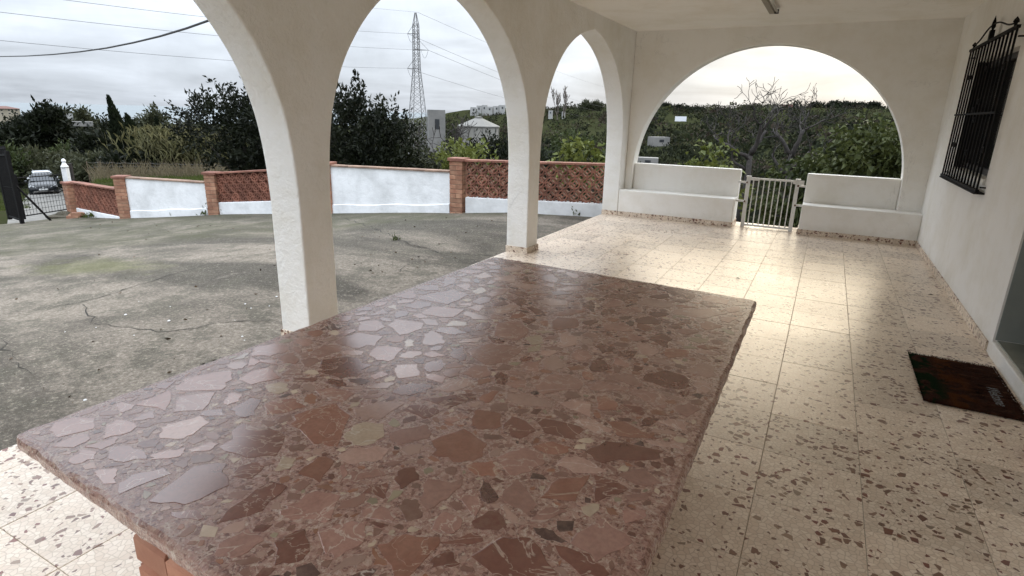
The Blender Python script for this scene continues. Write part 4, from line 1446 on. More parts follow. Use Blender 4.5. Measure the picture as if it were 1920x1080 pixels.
# ================================================================== VEGETATION
def leaf_mesh(name, P, D, size, mat, width=0.42, tint=None, fold=0.25, droop=0.0):
    """Many leaves in one mesh: P points, D pointing directions (n x 3), size per leaf."""
    n = len(P)
    D = D / np.maximum(np.linalg.norm(D, axis=1, keepdims=True), 1e-9)
    ref = rng.normal(size=(n, 3))
    S = np.cross(D, ref)
    S /= np.maximum(np.linalg.norm(S, axis=1, keepdims=True), 1e-9)
    U = np.cross(S, D)
    sz = size[:, None]
    base = P
    tip = P + D * sz
    tip[:, 2] -= droop * size
    mid = P + D * sz * 0.45 + U * sz * fold * width
    Lf, Rt = mid + S * sz * width * 0.5, mid - S * sz * width * 0.5
    V = np.stack([base, Lf, tip, Rt], 1).reshape(-1, 3)
    me = bpy.data.meshes.new(name)
    me.vertices.add(4 * n)
    me.vertices.foreach_set('co', V.ravel())
    idx = np.arange(n)[:, None] * 4
    tri = np.concatenate([idx + [0, 1, 2], idx + [0, 2, 3]], 1).ravel()
    me.loops.add(6 * n)
    me.loops.foreach_set('vertex_index', tri)
    me.polygons.add(2 * n)
    me.polygons.foreach_set('loop_start', np.arange(2 * n) * 3)
    if tint is not None:
        ca = me.color_attributes.new('tint', 'FLOAT_COLOR', 'POINT')
        ca.data.foreach_set('color', np.repeat(np.column_stack([tint, np.ones(n)]), 4, axis=0).ravel())
    me.materials.append(mat)
    me.update()
    me.validate()
    return me


def in_ellipsoids(n, blobs, shell=0.35):
    """Points inside a union of ellipsoids (centre, radii), favouring the outer shell."""
    w = np.array([b[1][0] * b[1][1] * b[1][2] for b in blobs])
    k = rng.choice(len(blobs), n, p=w / w.sum())
    u = rng.normal(size=(n, 3))
    u /= np.linalg.norm(u, axis=1, keepdims=True)
    r = rng.uniform(shell, 1.0, n) ** 0.6
    C = np.array([b[0] for b in blobs])[k]
    Rd = np.array([b[1] for b in blobs])[k]
    return C + u * r[:, None] * Rd, u


def shoots(blobs, n_shoot, per, length, leaf, up=0.8, spread=1.0, jit=0.35):
    """Leafy shoots growing up and out of the crown."""
    P0, u = in_ellipsoids(n_shoot, blobs)
    d = u * spread + np.array([0, 0, up]) + rng.normal(scale=0.25, size=u.shape)
    d /= np.linalg.norm(d, axis=1, keepdims=True)
    L = length * rng.uniform(0.5, 1.2, n_shoot)
    t = rng.uniform(0, 1, (n_shoot, per))
    P = P0[:, None, :] + d[:, None, :] * (t * L[:, None])[:, :, None] + rng.normal(scale=leaf * jit, size=(n_shoot, per, 3))
    D = d[:, None, :] * 0.9 + rng.normal(scale=0.75, size=(n_shoot, per, 3))
    size = leaf * rng.uniform(0.6, 1.25, n_shoot * per)
    return P.reshape(-1, 3), D.reshape(-1, 3), size


MT['leaf_dark'] = leaf_mat('dark evergreen leaf', (0.004, 0.006, 0.003), (0.017, 0.021, 0.009), 0.6)
MT['leaf_mid'] = leaf_mat('mid green leaf', (0.022, 0.032, 0.011), (0.058, 0.072, 0.024))
MT['leaf_yellow'] = leaf_mat('yellow green leaf', (0.065, 0.085, 0.02), (0.15, 0.165, 0.04))
MT['leaf_olive'] = leaf_mat('olive green leaf', (0.03, 0.035, 0.018), (0.068, 0.07, 0.036))
MT['leaf_cypress'] = leaf_mat('cypress green', (0.008, 0.012, 0.007), (0.022, 0.03, 0.013))
MT['leaf_reed'] = leaf_mat('reed leaf', (0.075, 0.08, 0.034), (0.17, 0.15, 0.07))
MT['dry_grass'] = leaf_mat('dry grass', (0.11, 0.09, 0.055), (0.21, 0.175, 0.11))
MT['grass'] = leaf_mat('fresh grass', (0.04, 0.058, 0.014), (0.095, 0.115, 0.03))
MT['scrub'] = leaf_mat('hillside scrub leaf', (0.70, 0.70, 0.70), (1.0, 1.0, 1.0), rough=0.95, scale=0.3, attr='tint')


def trunk_mb(base, targets, r0, mid_h, wob=0.15):
    m_ = MB()
    base = Vector(base)
    top = base + Vector((0, 0, mid_h))
    m_.tube([base - Vector((0, 0, 0.4)), base.lerp(top, 0.5) + Vector((wob * 0.3, -wob * 0.2, 0)), top], [r0 * 1.25, r0, r0 * 0.8], 8)
    for t in targets:
        t = Vector(t)
        md = top.lerp(t, 0.5) + Vector((random.uniform(-wob, wob), random.uniform(-wob, wob), random.uniform(0, wob)))
        m_.tube([top - Vector((0, 0, 0.1)), md, t], [r0 * 0.6, r0 * 0.38, r0 * 0.12], 6)
    return m_


def leafy_tree(name, base, blobs, n_shoot, per, length, leaf, mat, label, category='tree', group=None, r0=0.07, up=0.8, width=0.42, spread=1.0, bark='bark_dark', droop=0.0, limbs=9):
    root = empty(name, base, 0, label=label, category=category, group=group)
    B = Vector(base)
    lb = [((c[0], c[1], c[2]), r) for c, r in blobs]
    P, D, S = shoots(lb, n_shoot, per, length, leaf, up, spread)
    link('crown', leaf_mesh('crown', P, D, S, mat, width, droop=droop), root)
    tg_, _ = in_ellipsoids(limbs, lb, 0.2)
    low = min(c[2] - r[2] for c, r in lb)
    trunk_mb((0, 0, 0), [tuple(q) for q in tg_], r0, max(0.25, low + 0.25)).build('trunk', MT[bark], root, smooth=True)
    return root


def branchy(m_, p, d, L, r, depth, spread, upb, kids=(2, 3), tips=None, minr=0.004, nseg=4, wob=0.18):
    pts = [Vector(p)]
    rad = [r]
    d = Vector(d).normalized()
    for k in range(nseg):
        d = (d + Vector((random.gauss(0, wob), random.gauss(0, wob), random.gauss(0, wob) + upb))).normalized()
        pts.append(pts[-1] + d * L / nseg)
        rad.append(max(minr, r * (1 - 0.45 * (k + 1) / nseg)))
    m_.tube(pts, rad, 6 if r > 0.03 else 4)
    if depth <= 0:
        if tips is not None:
            tips.append(pts[-1])
        return
    for k in range(random.randint(*kids)):
        a = random.uniform(0, 2 * math.pi)
        o = d.orthogonal().normalized()
        o = Matrix.Rotation(a, 3, d) @ o
        nd = (d + o * random.uniform(0.5, 1.0) * spread).normalized()
        i = random.choice((nseg, nseg, nseg - 1, nseg - 2))
        branchy(m_, pts[i], nd, L * random.uniform(0.62, 0.85), max(minr, rad[i] * random.uniform(0.6, 0.8)), depth - 1, spread, upb, kids, tips, minr, nseg, wob)


def bare_tree(name, base, specs, label, group=None, depth=4, bark='bark', spread=0.9, upb=0.05, minr=0.005, category='tree', kids=(2, 3), wob=0.18):
    root = empty(name, base, 0, label=label, category=category, group=group)
    m_ = MB()
    for p, d, L, r in specs:
        branchy(m_, p, d, L, r, depth, spread, upb, kids, None, minr, 4, wob)
    m_.build('branches', MT[bark], root, smooth=True)
    return root


def T(px, dist, dz=0.0):
    """Foot of a plant seen at picture column px, standing on the ground at that distance."""
    q = at(px, 215, dist)
    return Vector((q.x, q.y, terrain_z(q.x, q.y) + dz))


def zat(px, py, dist):
    return at(px, py, dist).z


def px_w(dist):
    return dist / F_PX * 1.06


# coir bristles of the door mat
n = 9000
P = np.column_stack([rng.uniform(-MXh, MXh, n), rng.uniform(-MYh, MYh, n), np.full(n, 0.012)])
e_ = rng.random(n) < 0.25
P[e_, 0] = np.where(rng.random(e_.sum()) < 0.5, -MXh, MXh)
e2_ = (rng.random(n) < 0.15) & ~e_
P[e2_, 1] = np.where(rng.random(e2_.sum()) < 0.5, -MYh, MYh)
P[e_ | e2_, 2] = rng.uniform(0.001, 0.012, (e_ | e2_).sum())
D = np.column_stack([rng.normal(0, 0.5, n) + P[:, 0] / MXh * 0.6, rng.normal(0, 0.5, n) + P[:, 1] / MYh * 0.6, np.ones(n) * 0.9])
link('bristles', leaf_mesh('bristles', P, D, rng.uniform(0.006, 0.013, n), MT['mat'], 0.25), mat_o, kind='stuff')
# dead leaves blown about the yard
n = 170
P = []
for i in range(n):
    px, py = random.choice(((random.uniform(0, 520), random.uniform(430, 780)), (random.uniform(640, 930), random.uniform(408, 520)), (random.uniform(160, 500), random.uniform(406, 440))))
    q = ground_at(px, py, yard_z)
    P.append((q.x, q.y, yard_h(q.x, q.y) + 0.006))
P = np.array(P)
D = np.column_stack([rng.normal(0, 1, n), rng.normal(0, 1, n), rng.uniform(0, 0.25, n)])
link('leaf_litter', leaf_mesh('leaf_litter', P, D, rng.uniform(0.015, 0.045, n), MT['dry_leaf'], 0.5), kind='stuff', label='small dead leaves scattered over the concrete yard')
# --- dark evergreen just behind the wall, left arch
b = T(478, 16.3)
zt = zat(420, 172, 16.3) - b.z
leafy_tree('evergreen_tree', b, [((0.3, 0.2, zt * 0.50), (1.25, 1.0, zt * 0.44)), ((-0.75, -0.45, zt * 0.66), (0.75, 0.6, 0.7)), ((-1.25, -0.7, zt * 0.74), (0.42, 0.4, 0.45)), ((-0.35, -0.1, zt * 0.86), (0.5, 0.4, 0.42)), ((0.4, 0.1, zt * 0.9), (0.4, 0.4, 0.4)), ((-1.75, -0.95, zt * 0.82), (0.16, 0.16, 0.26)), ((0.6, 0.3, 0.8), (1.0, 0.9, 0.8))],
           1100, 20, 0.58, 0.115, MT['leaf_dark'], 'dense dark evergreen tree behind the wall in the left arch', group='dark trees behind the wall', up=0.7, limbs=12)
b = T(430, 14.6)
m_ = MB()
for px, py, ex in ((288, 180, 0.0), (370, 150, 0.0), (335, 210, 0)):
    pass
# --- evergreen with upright shoots, middle arch
b = T(668, 14.6)
zt = zat(690, 150, 14.6) - b.z
leafy_tree('evergreen_tree', b, [((-0.2, 0, zt * 0.45), (1.15, 1.0, zt * 0.40)), ((0.55, 0.3, zt * 0.40), (0.75, 0.8, zt * 0.34)), ((0.05, 0.0, zt * 0.80), (0.30, 0.30, 0.55)), ((0.75, 0.45, zt * 0.66), (0.25, 0.25, 0.30)), ((-0.55, -0.3, zt * 0.7), (0.3, 0.3, 0.4)), ((0.2, 0, 0.7), (1.1, 1.0, 0.75))],
           950, 18, 0.52, 0.12, MT['leaf_dark'], 'dark evergreen with upright leafy shoots behind the white panel, middle arch', group='dark trees behind the wall', up=1.4, limbs=11)
# --- bare twiggy tree in front of the tank, middle arch
b = T(838, 17.5)
zt = (zat(840, 180, 17.5) - b.z) * 0.80
bare_tree('bare_tree', b, [((0, 0, -0.3), (0.05, 0, 1), zt * 0.42, 0.11), ((0.1, 0.05, 0.2), (0.6, 0.3, 0.9), zt * 0.45, 0.07), ((-0.1, 0, 0.1), (-0.7, -0.35, 0.8), zt * 0.42, 0.07), ((0, 0, 0.6), (0.2, 0.1, 1), zt * 0.45, 0.07), ((0, 0.1, 0.3), (-0.3, -0.1, 1), zt * 0.4, 0.06)],
          'bare twiggy tree in front of the round tank, middle arch', group='bare trees', depth=5, bark='bark_dark', upb=0.03, minr=0.008, wob=0.22, spread=1.1)
b = T(800, 16.5)
leafy_tree('shrub', b, [((0, 0, 0.9), (0.9, 0.9, 0.8)), ((0.4, 0.2, 1.5), (0.5, 0.5, 0.4))], 340, 14, 0.35, 0.13, MT['leaf_olive'], 'olive green shrub at the foot of the bare tree, middle arch', 'shrub', group='shrubs behind the wall', up=0.8)
b = T(880, 14.5)
zz = zat(880, 280, 14.5) - b.z
leafy_tree('shrub', b, [((0, 0, zz * 0.6), (0.6, 0.6, zz * 0.42)), ((-0.35, -0.2, zz * 0.72), (0.35, 0.35, zz * 0.3))], 180, 10, 0.3, 0.15, MT['leaf_yellow'], 'yellow green shrub just above the brick pillar, middle arch', 'shrub', group='shrubs behind the wall', up=0.6)
b = T(922, 17)
zz = zat(925, 262, 17) - b.z
leafy_tree('shrub', b, [((0, 0, zz * 0.55), (0.95, 0.95, zz * 0.45))], 380, 14, 0.35, 0.13, MT['leaf_dark'], 'dark shrub to the right of the bare tree, middle arch', 'shrub', group='shrubs behind the wall', up=0.6)
# --- right pointed arch: orange-like bush, big leaved saplings, dark shrubs
b = T(1070, 17.0)
zz = zat(1070, 250, 17) - b.z
leafy_tree('shrub', b, [((0, 0, zz * 0.6), (0.75, 0.75, zz * 0.42)), ((0.6, 0.2, zz * 0.5), (0.6, 0.6, zz * 0.4))], 420, 14, 0.3, 0.12, MT['leaf_mid'], 'round glossy green bush above the lattice panel, right pointed arch', 'shrub', group='shrubs behind the wall', up=0.5, width=0.5)
for i, (px, py, lab) in enumerate(((1062, 268, 'leftmost big leaved yellow green sapling above the lattice panel'), (1083, 262, 'second big leaved yellow green sapling above the lattice panel'), (1117, 270, 'rightmost big leaved yellow green sapling beside the corner pier'))):
    b = T(px, 11.9)
    zz = zat(px, py, 11.9) - b.z
    leafy_tree('sapling', b, [((0, 0, zz * 0.82), (0.13, 0.13, zz * 0.16))], 16, 6, 0.12, 0.17, MT['leaf_yellow'], lab, 'sapling', group='big leaved saplings', up=0.4, width=0.55, r0=0.018, droop=0.45, limbs=4)
b = T(1010, 15.5)
zz = zat(1010, 275, 15.5) - b.z
leafy_tree('shrub', b, [((0, 0, zz * 0.5), (0.9, 0.9, zz * 0.45))], 380, 14, 0.3, 0.13, MT['leaf_dark'], 'dark shrub beside the second pier, right pointed arch', 'shrub', group='shrubs behind the wall', up=0.5)
# --- round arch: two bare fig trees, leafy bush, yellow green sapling, long grass
for px, dist, bark, lab, seed, specs in (
        (1412, 13.2, 'bark_dark', 'bare gnarled fig tree behind the little white gate, left one', 5,
         [((0.05, 0, 0.0), (-0.75, 0.0, 0.8), 0.85, 0.075), ((0.05, 0, 0.1), (0.75, 0.1, 0.75), 0.85, 0.085), ((0.05, 0, 0.15), (0.1, 0.3, 1), 0.75, 0.07), ((0.0, 0, -0.2), (-1, 0.1, 0.35), 0.75, 0.06)]),
        (1490, 13.8, 'bark_dark', 'bare gnarled fig tree behind the little white gate, right one', 11,
         [((0.05, 0, 0.05), (0.65, 0.1, 0.85), 0.8, 0.085), ((0.05, 0, 0.1), (-0.5, 0.1, 0.9), 0.8, 0.08), ((0.0, 0, -0.2), (0.95, 0, 0.45), 0.8, 0.06), ((0, 0, -0.3), (-0.95, 0, 0.45), 0.75, 0.06)])):
    random.seed(seed)
    b = T(px, dist)
    fork = zat(px, 300, dist) - b.z
    root = empty('bare_fig_tree', b, 0, label=lab, category='tree', group='bare fig trees')
    MB().tube([(0, 0, -0.4), (-0.04, 0.02, fork * 0.35), (0.06, 0, fork * 0.7), (0.05, 0, fork + 0.12)], [0.12, 0.085, 0.07, 0.05], 9).build('trunk', MT[bark], root, smooth=True)
    m_ = MB()
    for (x, y, z), d, L, r in specs:
        branchy(m_, (x, y, fork + z), d, L * 0.76, r * 0.68, 4, 1.05, 0.05, (2, 3), None, 0.005, 5, 0.2)
    m_.build('branches', MT[bark], root, smooth=True)
random.seed(21)
b = T(1625, 12.4)
zz = (zat(1640, 205, 12.4) - b.z) * 0.9
leafy_tree('leafy_bush', b, [((0.15, 0, zz * 0.55), (1.05, 0.8, zz * 0.46)), ((0.35, 0, zz * 0.82), (0.55, 0.5, zz * 0.17)), ((-0.75, 0, zz * 0.42), (0.7, 0.7, zz * 0.36)), ((0.9, 0.1, zz * 0.6), (0.7, 0.7, zz * 0.42)), ((-0.9, 0, zz * 0.2), (0.75, 0.7, zz * 0.22))], 1100, 12, 0.30, 0.14, leaf_mat('bush leaf', (0.026, 0.037, 0.011), (0.085, 0.095, 0.03)),
           'large leafy green bush filling the right of the round arch', 'bush', up=0.2, width=0.55, droop=0.5, limbs=14)
b = T(1345, 11.2)
zz = zat(1345, 272, 11.2) - b.z
leafy_tree('sapling', b, [((0.0, 0, zz * 0.75), (0.32, 0.3, zz * 0.22)), ((-0.28, 0, zz * 0.68), (0.16, 0.2, zz * 0.15)), ((0.42, 0, zz * 0.62), (0.15, 0.2, zz * 0.12))], 75, 8, 0.2, 0.15, MT['leaf_yellow'],
           'yellow green big leaved sapling behind the left parapet, round arch', 'sapling', group='big leaved saplings', up=0.4, width=0.5, r0=0.03, droop=0.5, limbs=6)


def grass_patch(name, pts_fn, n, length, mat, label, lean=(0.2, 0, 0), width=0.06, **kw):
    P = pts_fn(n)
    P[:, 2] = terrain_arr(P[:, 0], P[:, 1]) - 0.03
    D = np.column_stack([rng.normal(lean[0], 0.28, n), rng.normal(lean[1], 0.28, n), np.ones(n)])
    patch = 0.5 + 0.5 * np.sin(P[:, 0] * 1.7 + 2 * np.sin(P[:, 1] * 1.1)) * np.cos(P[:, 1] * 1.3 + P[:, 0] * 0.4)
    S = length * rng.uniform(0.4, 1.2, n) * (0.35 + 0.9 * patch)
    return link(name, leaf_mesh(name, P, D, S, mat, width, droop=0.15), label=label, kind='stuff', **kw)


def disc(px, dist, rad_x, rad_y):
    c = T(px, dist)

    def fn(n):
        a = rng.uniform(0, 2 * math.pi, n)
        r = np.sqrt(rng.uniform(0, 1, n))
        return np.column_stack([c.x + rad_x * r * np.cos(a), c.y + rad_y * r * np.sin(a), np.zeros(n)])
    return fn


grass_patch('long_grass', disc(1440, 11.5, 1.6, 1.7), 5200, 0.75, MT['leaf_mid'], 'long dark grass on the slope behind the little gate', (-0.35, -0.1, 0), 0.045)
grass_patch('long_grass', disc(1560, 14.5, 4.5, 3.5), 5000, 0.7, MT['leaf_olive'], 'rough grass under the fig trees', (0, 0, 0), 0.06)


# --- field of grass beyond the left wall
def field(r0, r1, x0, x1):
    def fn(n):
        px = rng.uniform(x0, x1, n)
        d = rng.uniform(r0 ** 2, r1 ** 2, n) ** 0.5
        v = np.array([ray(q, 210) for q in px])
        k = d / np.hypot(v[:, 0], v[:, 1])
        return np.column_stack([v[:, 0] * k, v[:, 1] * k, np.zeros(n)])
    return fn


grass_patch('field_grass', field(17, 44, 150, 430), 26000, 0.2, MT['grass'], 'short green grass of the field beyond the left wall', width=0.12)
grass_patch('dry_grass', field(30, 42, 150, 420), 2300, 0.95, MT['dry_grass'], 'tall dry grass along the wire fence', (-0.25, 0.1, 0), 0.022)
grass_patch('verge_grass', field(30, 64, -70, 18), 9000, 0.18, MT['grass'], 'short grass at the left of the gravel drive', width=0.12)
grass_patch('verge_grass', field(19, 25, 106, 137), 1500, 0.16, MT['grass'], 'short grass at the right of the gravel drive', width=0.12)

# --- gravel drive from the gate down to the cars
m = noisy('pale gravel', (0.10, 0.095, 0.085), (0.20, 0.19, 0.17), 3.0, 0.95, bstr=0.6, bdist=0.03, bscale=30)
dm = MB()
vs, fs = [], []
for i, d in enumerate(np.linspace(13.8, 72, 40)):
    for px in np.linspace(-45 + (d - 13) * 1.5, 132 - (d - 13) * 0.3, 8):
        q = at(px, 210, d)
        vs.append((q.x, q.y, terrain_z(q.x, q.y) + 0.03))
fs = [(i * 8 + j, i * 8 + j + 1, (i + 1) * 8 + j + 1, (i + 1) * 8 + j) for i in range(39) for j in range(7)]
dm.add(vs, fs).build('gravel_drive', m, smooth=True, kind='structure', label='pale gravel drive beyond the black gate')

# --- wire fence along the field
fence = empty('wire_fence', T(260, 30), 0, label='sagging wire fence on thin posts beyond the field', category='fence')
FO = Vector(fence.location)
MT['wire'] = plain('grey wire', (0.16, 0.155, 0.15), 0.6)
MT['fence_post'] = noisy('rusty fence post', (0.07, 0.05, 0.035), (0.13, 0.09, 0.06), 20, 0.9)
tops = []
for i, px in enumerate(np.linspace(146, 440, 13)):
    d = 42.5 + 2.0 * math.sin(i * 0.4)
    q = T(px, d)
    zt = zat(px, 304 + (px - 150) * 0.018, d)
    sub(MB().tube([q - Vector((0, 0, 0.3)), Vector((q.x, q.y, zt + 0.04))], 0.024, 5).build('fence_post', MT['fence_post']), fence, FO)
    tops.append((q, zt))
for k in (1.0, 0.72, 0.45, 0.2):
    pts = []
    for (q, zt), (q2, zt2) in zip(tops[:-1], tops[1:]):
        for s in range(4):
            t = s / 4
            pts.append((q.x + (q2.x - q.x) * t, q.y + (q2.y - q.y) * t, (q.z + (zt - q.z) * k) * (1 - t) + (q2.z + (zt2 - q2.z) * k) * t - 0.05 * math.sin(math.pi * t)))
    sub(MB().tube(pts, 0.011, 4).build('wire', MT['wire']), fence, FO)

# --- left background: hedge mound, trees, cypresses, reeds
def bush_at(name, px, dist, top_y, w_px, n, leaf, mat, label, group=None, category='bush', blobs=None, up=0.5, per=14, length=None, **kw):
    b = T(px, dist)
    zt = zat(px, top_y, dist) - b.z
    length = length or leaf * 2.2
    w = max(0.3, w_px * px_w(dist) / 2 / 1.12 - 0.35 * length)
    zt = max(0.5, zt - 0.75 * length)
    blobs = blobs or [((0, 0, zt * 0.5), (w, w * 0.8, zt * 0.5)), ((-w * 0.4, 0, zt * 0.45), (w * 0.7, w * 0.6, zt * 0.42)), ((w * 0.45, 0, zt * 0.42), (w * 0.65, w * 0.6, zt * 0.4))]
    return leafy_tree(name, b, blobs, n, per, length or leaf * 2.2, leaf, mat, label, category, group, up=up, r0=0.1 + zt * 0.012, **kw)


bush_at('bush', 22, 84, 222, 95, 420, 0.65, MT['leaf_dark'], 'dark round bush at the left edge below the far villa', 'bushes beyond the drive')
b = T(88, 84)
zt = zat(88, 212, 84) - b.z
w = 18 * px_w(84)
leafy_tree('big_tree', b, [((0, 0, zt * 0.6), (w, w, zt * 0.40)), ((-w * 0.3, 0, zt * 0.82), (w * 0.6, w * 0.6, zt * 0.17)), ((w * 0.5, 0.3, zt * 0.42), (w * 0.75, w * 0.6, zt * 0.3))], 700, 14, 1.3, 0.6, MT['leaf_dark'],
           'big dark tree with bare top twigs above the parked cars', group='trees beyond the drive', up=0.6, r0=0.3)
bare_tree('bare_tree', T(84, 86), [((0, 0, zt * 0.5), (0.1, 0, 1), zt * 0.22, 0.12), ((0.2, 0, zt * 0.5), (0.5, 0.2, 1), zt * 0.22, 0.1), ((0, 0, zt * 0.5), (-0.4, -0.2, 1), zt * 0.22, 0.1)],
          'bare grey twigs rising above the big dark tree', group='bare trees', depth=4, minr=0.035, upb=0.12)
bush_at('bush', 185, 66, 236, 92, 520, 0.5, MT['leaf_dark'], 'dark bush between the big tree and the cypresses', 'bushes beyond the drive')
bush_at('bush', 60, 70, 284, 130, 620, 0.5, MT['leaf_olive'], 'tangled olive green hedge right behind the parked cars', 'bushes beyond the drive')
bush_at('bush', 160, 52, 290, 110, 520, 0.4, MT['leaf_olive'], 'grey green thicket behind the white gate post', 'bushes beyond the drive')
bush_at('bush', -35, 70, 268, 110, 420, 0.46, MT['leaf_mid'], 'green hedge at the left edge above the iron gate', 'bushes beyond the drive')
bush_at('bush', 130, 76, 268, 95, 380, 0.45, MT['leaf_mid'], 'lighter green bank below the big dark tree', 'bushes beyond the drive')
bush_at('bush', 235, 49, 287, 110, 480, 0.4, MT['leaf_dark'], 'dark thicket at the foot of the cypresses', 'bushes beyond the drive')
bush_at('bush', 385, 50, 266, 90, 420, 0.4, MT['leaf_dark'], 'dark thicket between the reeds and the evergreen', 'bushes beyond the drive')


def cypress(px, top_x, top_y, dist, wpx, label):
    b = T(px, dist)
    tip = at(top_x, top_y, dist)
    ax = tip - b
    n = 2200
    t = rng.uniform(0, 1, n) ** 0.8
    prof = wpx * px_w(dist) / 2 * np.clip(1.15 * (1 - t) ** 0.75 * np.minimum(1, 0.5 + t * 3), 0.02, 2)
    a = rng.uniform(0, 2 * math.pi, n)
    r = prof * np.sqrt(rng.uniform(0.2, 1, n))
    bend = np.sin(t * math.pi) * 0.2
    P = np.column_stack([ax.x * t + r * np.cos(a), ax.y * t + r * np.sin(a), ax.z * t])
    D = np.column_stack([0.45 * np.cos(a) + ax.x / ax.z, 0.45 * np.sin(a) + ax.y / ax.z, np.ones(n) * 1.5]) + rng.normal(scale=0.2, size=(n, 3))
    root = empty('cypress_tree', b, 0, label=label, category='cypress', group='leaning cypresses')
    link('crown', leaf_mesh('crown', P, D, rng.uniform(0.35, 0.8, n) * (0.35 + 0.9 * (1 - t)), MT['leaf_cypress'], 0.3), root)
    MB().tube([(0, 0, -0.5), (ax.x * 0.5, ax.y * 0.5, ax.z * 0.5), (ax.x * 0.95, ax.y * 0.95, ax.z * 0.95)], [0.16, 0.1, 0.02], 6).build('trunk', MT['bark_dark'], root)


cypress(232, 203, 182, 56, 30, 'tallest leaning cypress standing against the sea')
cypress(246, 214, 206, 57, 26, 'second cypress close beside the tallest one')
cypress(266, 237, 216, 54, 34, 'shorter cypress right of the tall pair')
cypress(308, 293, 224, 52, 24, 'rightmost cypress beside the reeds')
# reeds
b = T(340, 48)
n = 2600
P = np.column_stack([rng.normal(0, 1.7, n), rng.normal(0, 1.3, n), rng.uniform(0.2, 1, n) ** 0.7 * (zat(340, 252, 48) - b.z)])
D = np.column_stack([rng.normal(-0.35, 0.35, n), rng.normal(0.1, 0.35, n), np.ones(n)])
root = empty('reed_clump', b, 0, label='pale yellowish reed clump right of the cypresses', category='reeds')
link('leaves', leaf_mesh('leaves', P, D, rng.uniform(0.6, 1.4, n), MT['leaf_reed'], 0.07, droop=0.35), root)
st = MB()
for i in range(90):
    x, y = random.gauss(0, 1.7), random.gauss(0, 1.2)
    hgt = (zat(340, 246, 48) - b.z) * random.uniform(0.75, 1.02)
    st.tube([(x, y, -0.2), (x - 0.12, y, hgt * 0.5), (x - 0.4, y + 0.1, hgt)], [0.02, 0.016, 0.006], 4)
st.build('stems', MT['leaf_reed'], root)
# far trees by the shore
for i, (px, d, ty, w, n_, mt, lab) in enumerate(((118, 420, 203, 18, 90, 'leaf_olive', 'first feathery tree by the shore, right of the big dark tree'), (137, 430, 202, 15, 90, 'leaf_olive', 'second feathery tree by the shore'),
        (156, 400, 201, 24, 150, 'leaf_olive', 'round grey green tree by the shore'), (272, 330, 216, 24, 120, 'leaf_olive', 'low grey tree in front of the sea'),
        (292, 260, 199, 34, 220, 'leaf_olive', 'tall grey green tree left of the evergreen'), (345, 240, 222, 40, 160, 'leaf_olive', 'grey thicket in the far valley'), (240, 380, 222, 40, 140, 'leaf_dark', 'dark row of trees beyond the cypresses'),
        (180, 420, 220, 40, 140, 'leaf_dark', 'dark hedge along the far shore'), (40, 300, 214, 46, 160, 'leaf_dark', 'dark trees beside the far villa'))):
    bush_at('far_tree', px, d, ty, w, n_, d * 0.006, MT[mt], lab, 'far trees by the sea', 'tree', per=10)

# --- hillside scrub: far-off mass of bushes
KEEP_CLEAR = [(1255, 1300, 212, 236, 300), (1215, 1264, 248, 276, 168), (1195, 1234, 294, 312, 100), (855, 940, 215, 262, 110), (800, 850, 203, 240, 150), (770, 800, 200, 236, 130), (880, 955, 194, 212, 560), (146, 168, 224, 234, 260), (270, 290, 254, 266, 150)]


def project(q):
    v = CAM_ROWS.T @ (np.array(q, float) - [0, 0, EYE])
    return CX + F_PX * v[0] / v[2], CY + F_PX * v[1] / v[2]


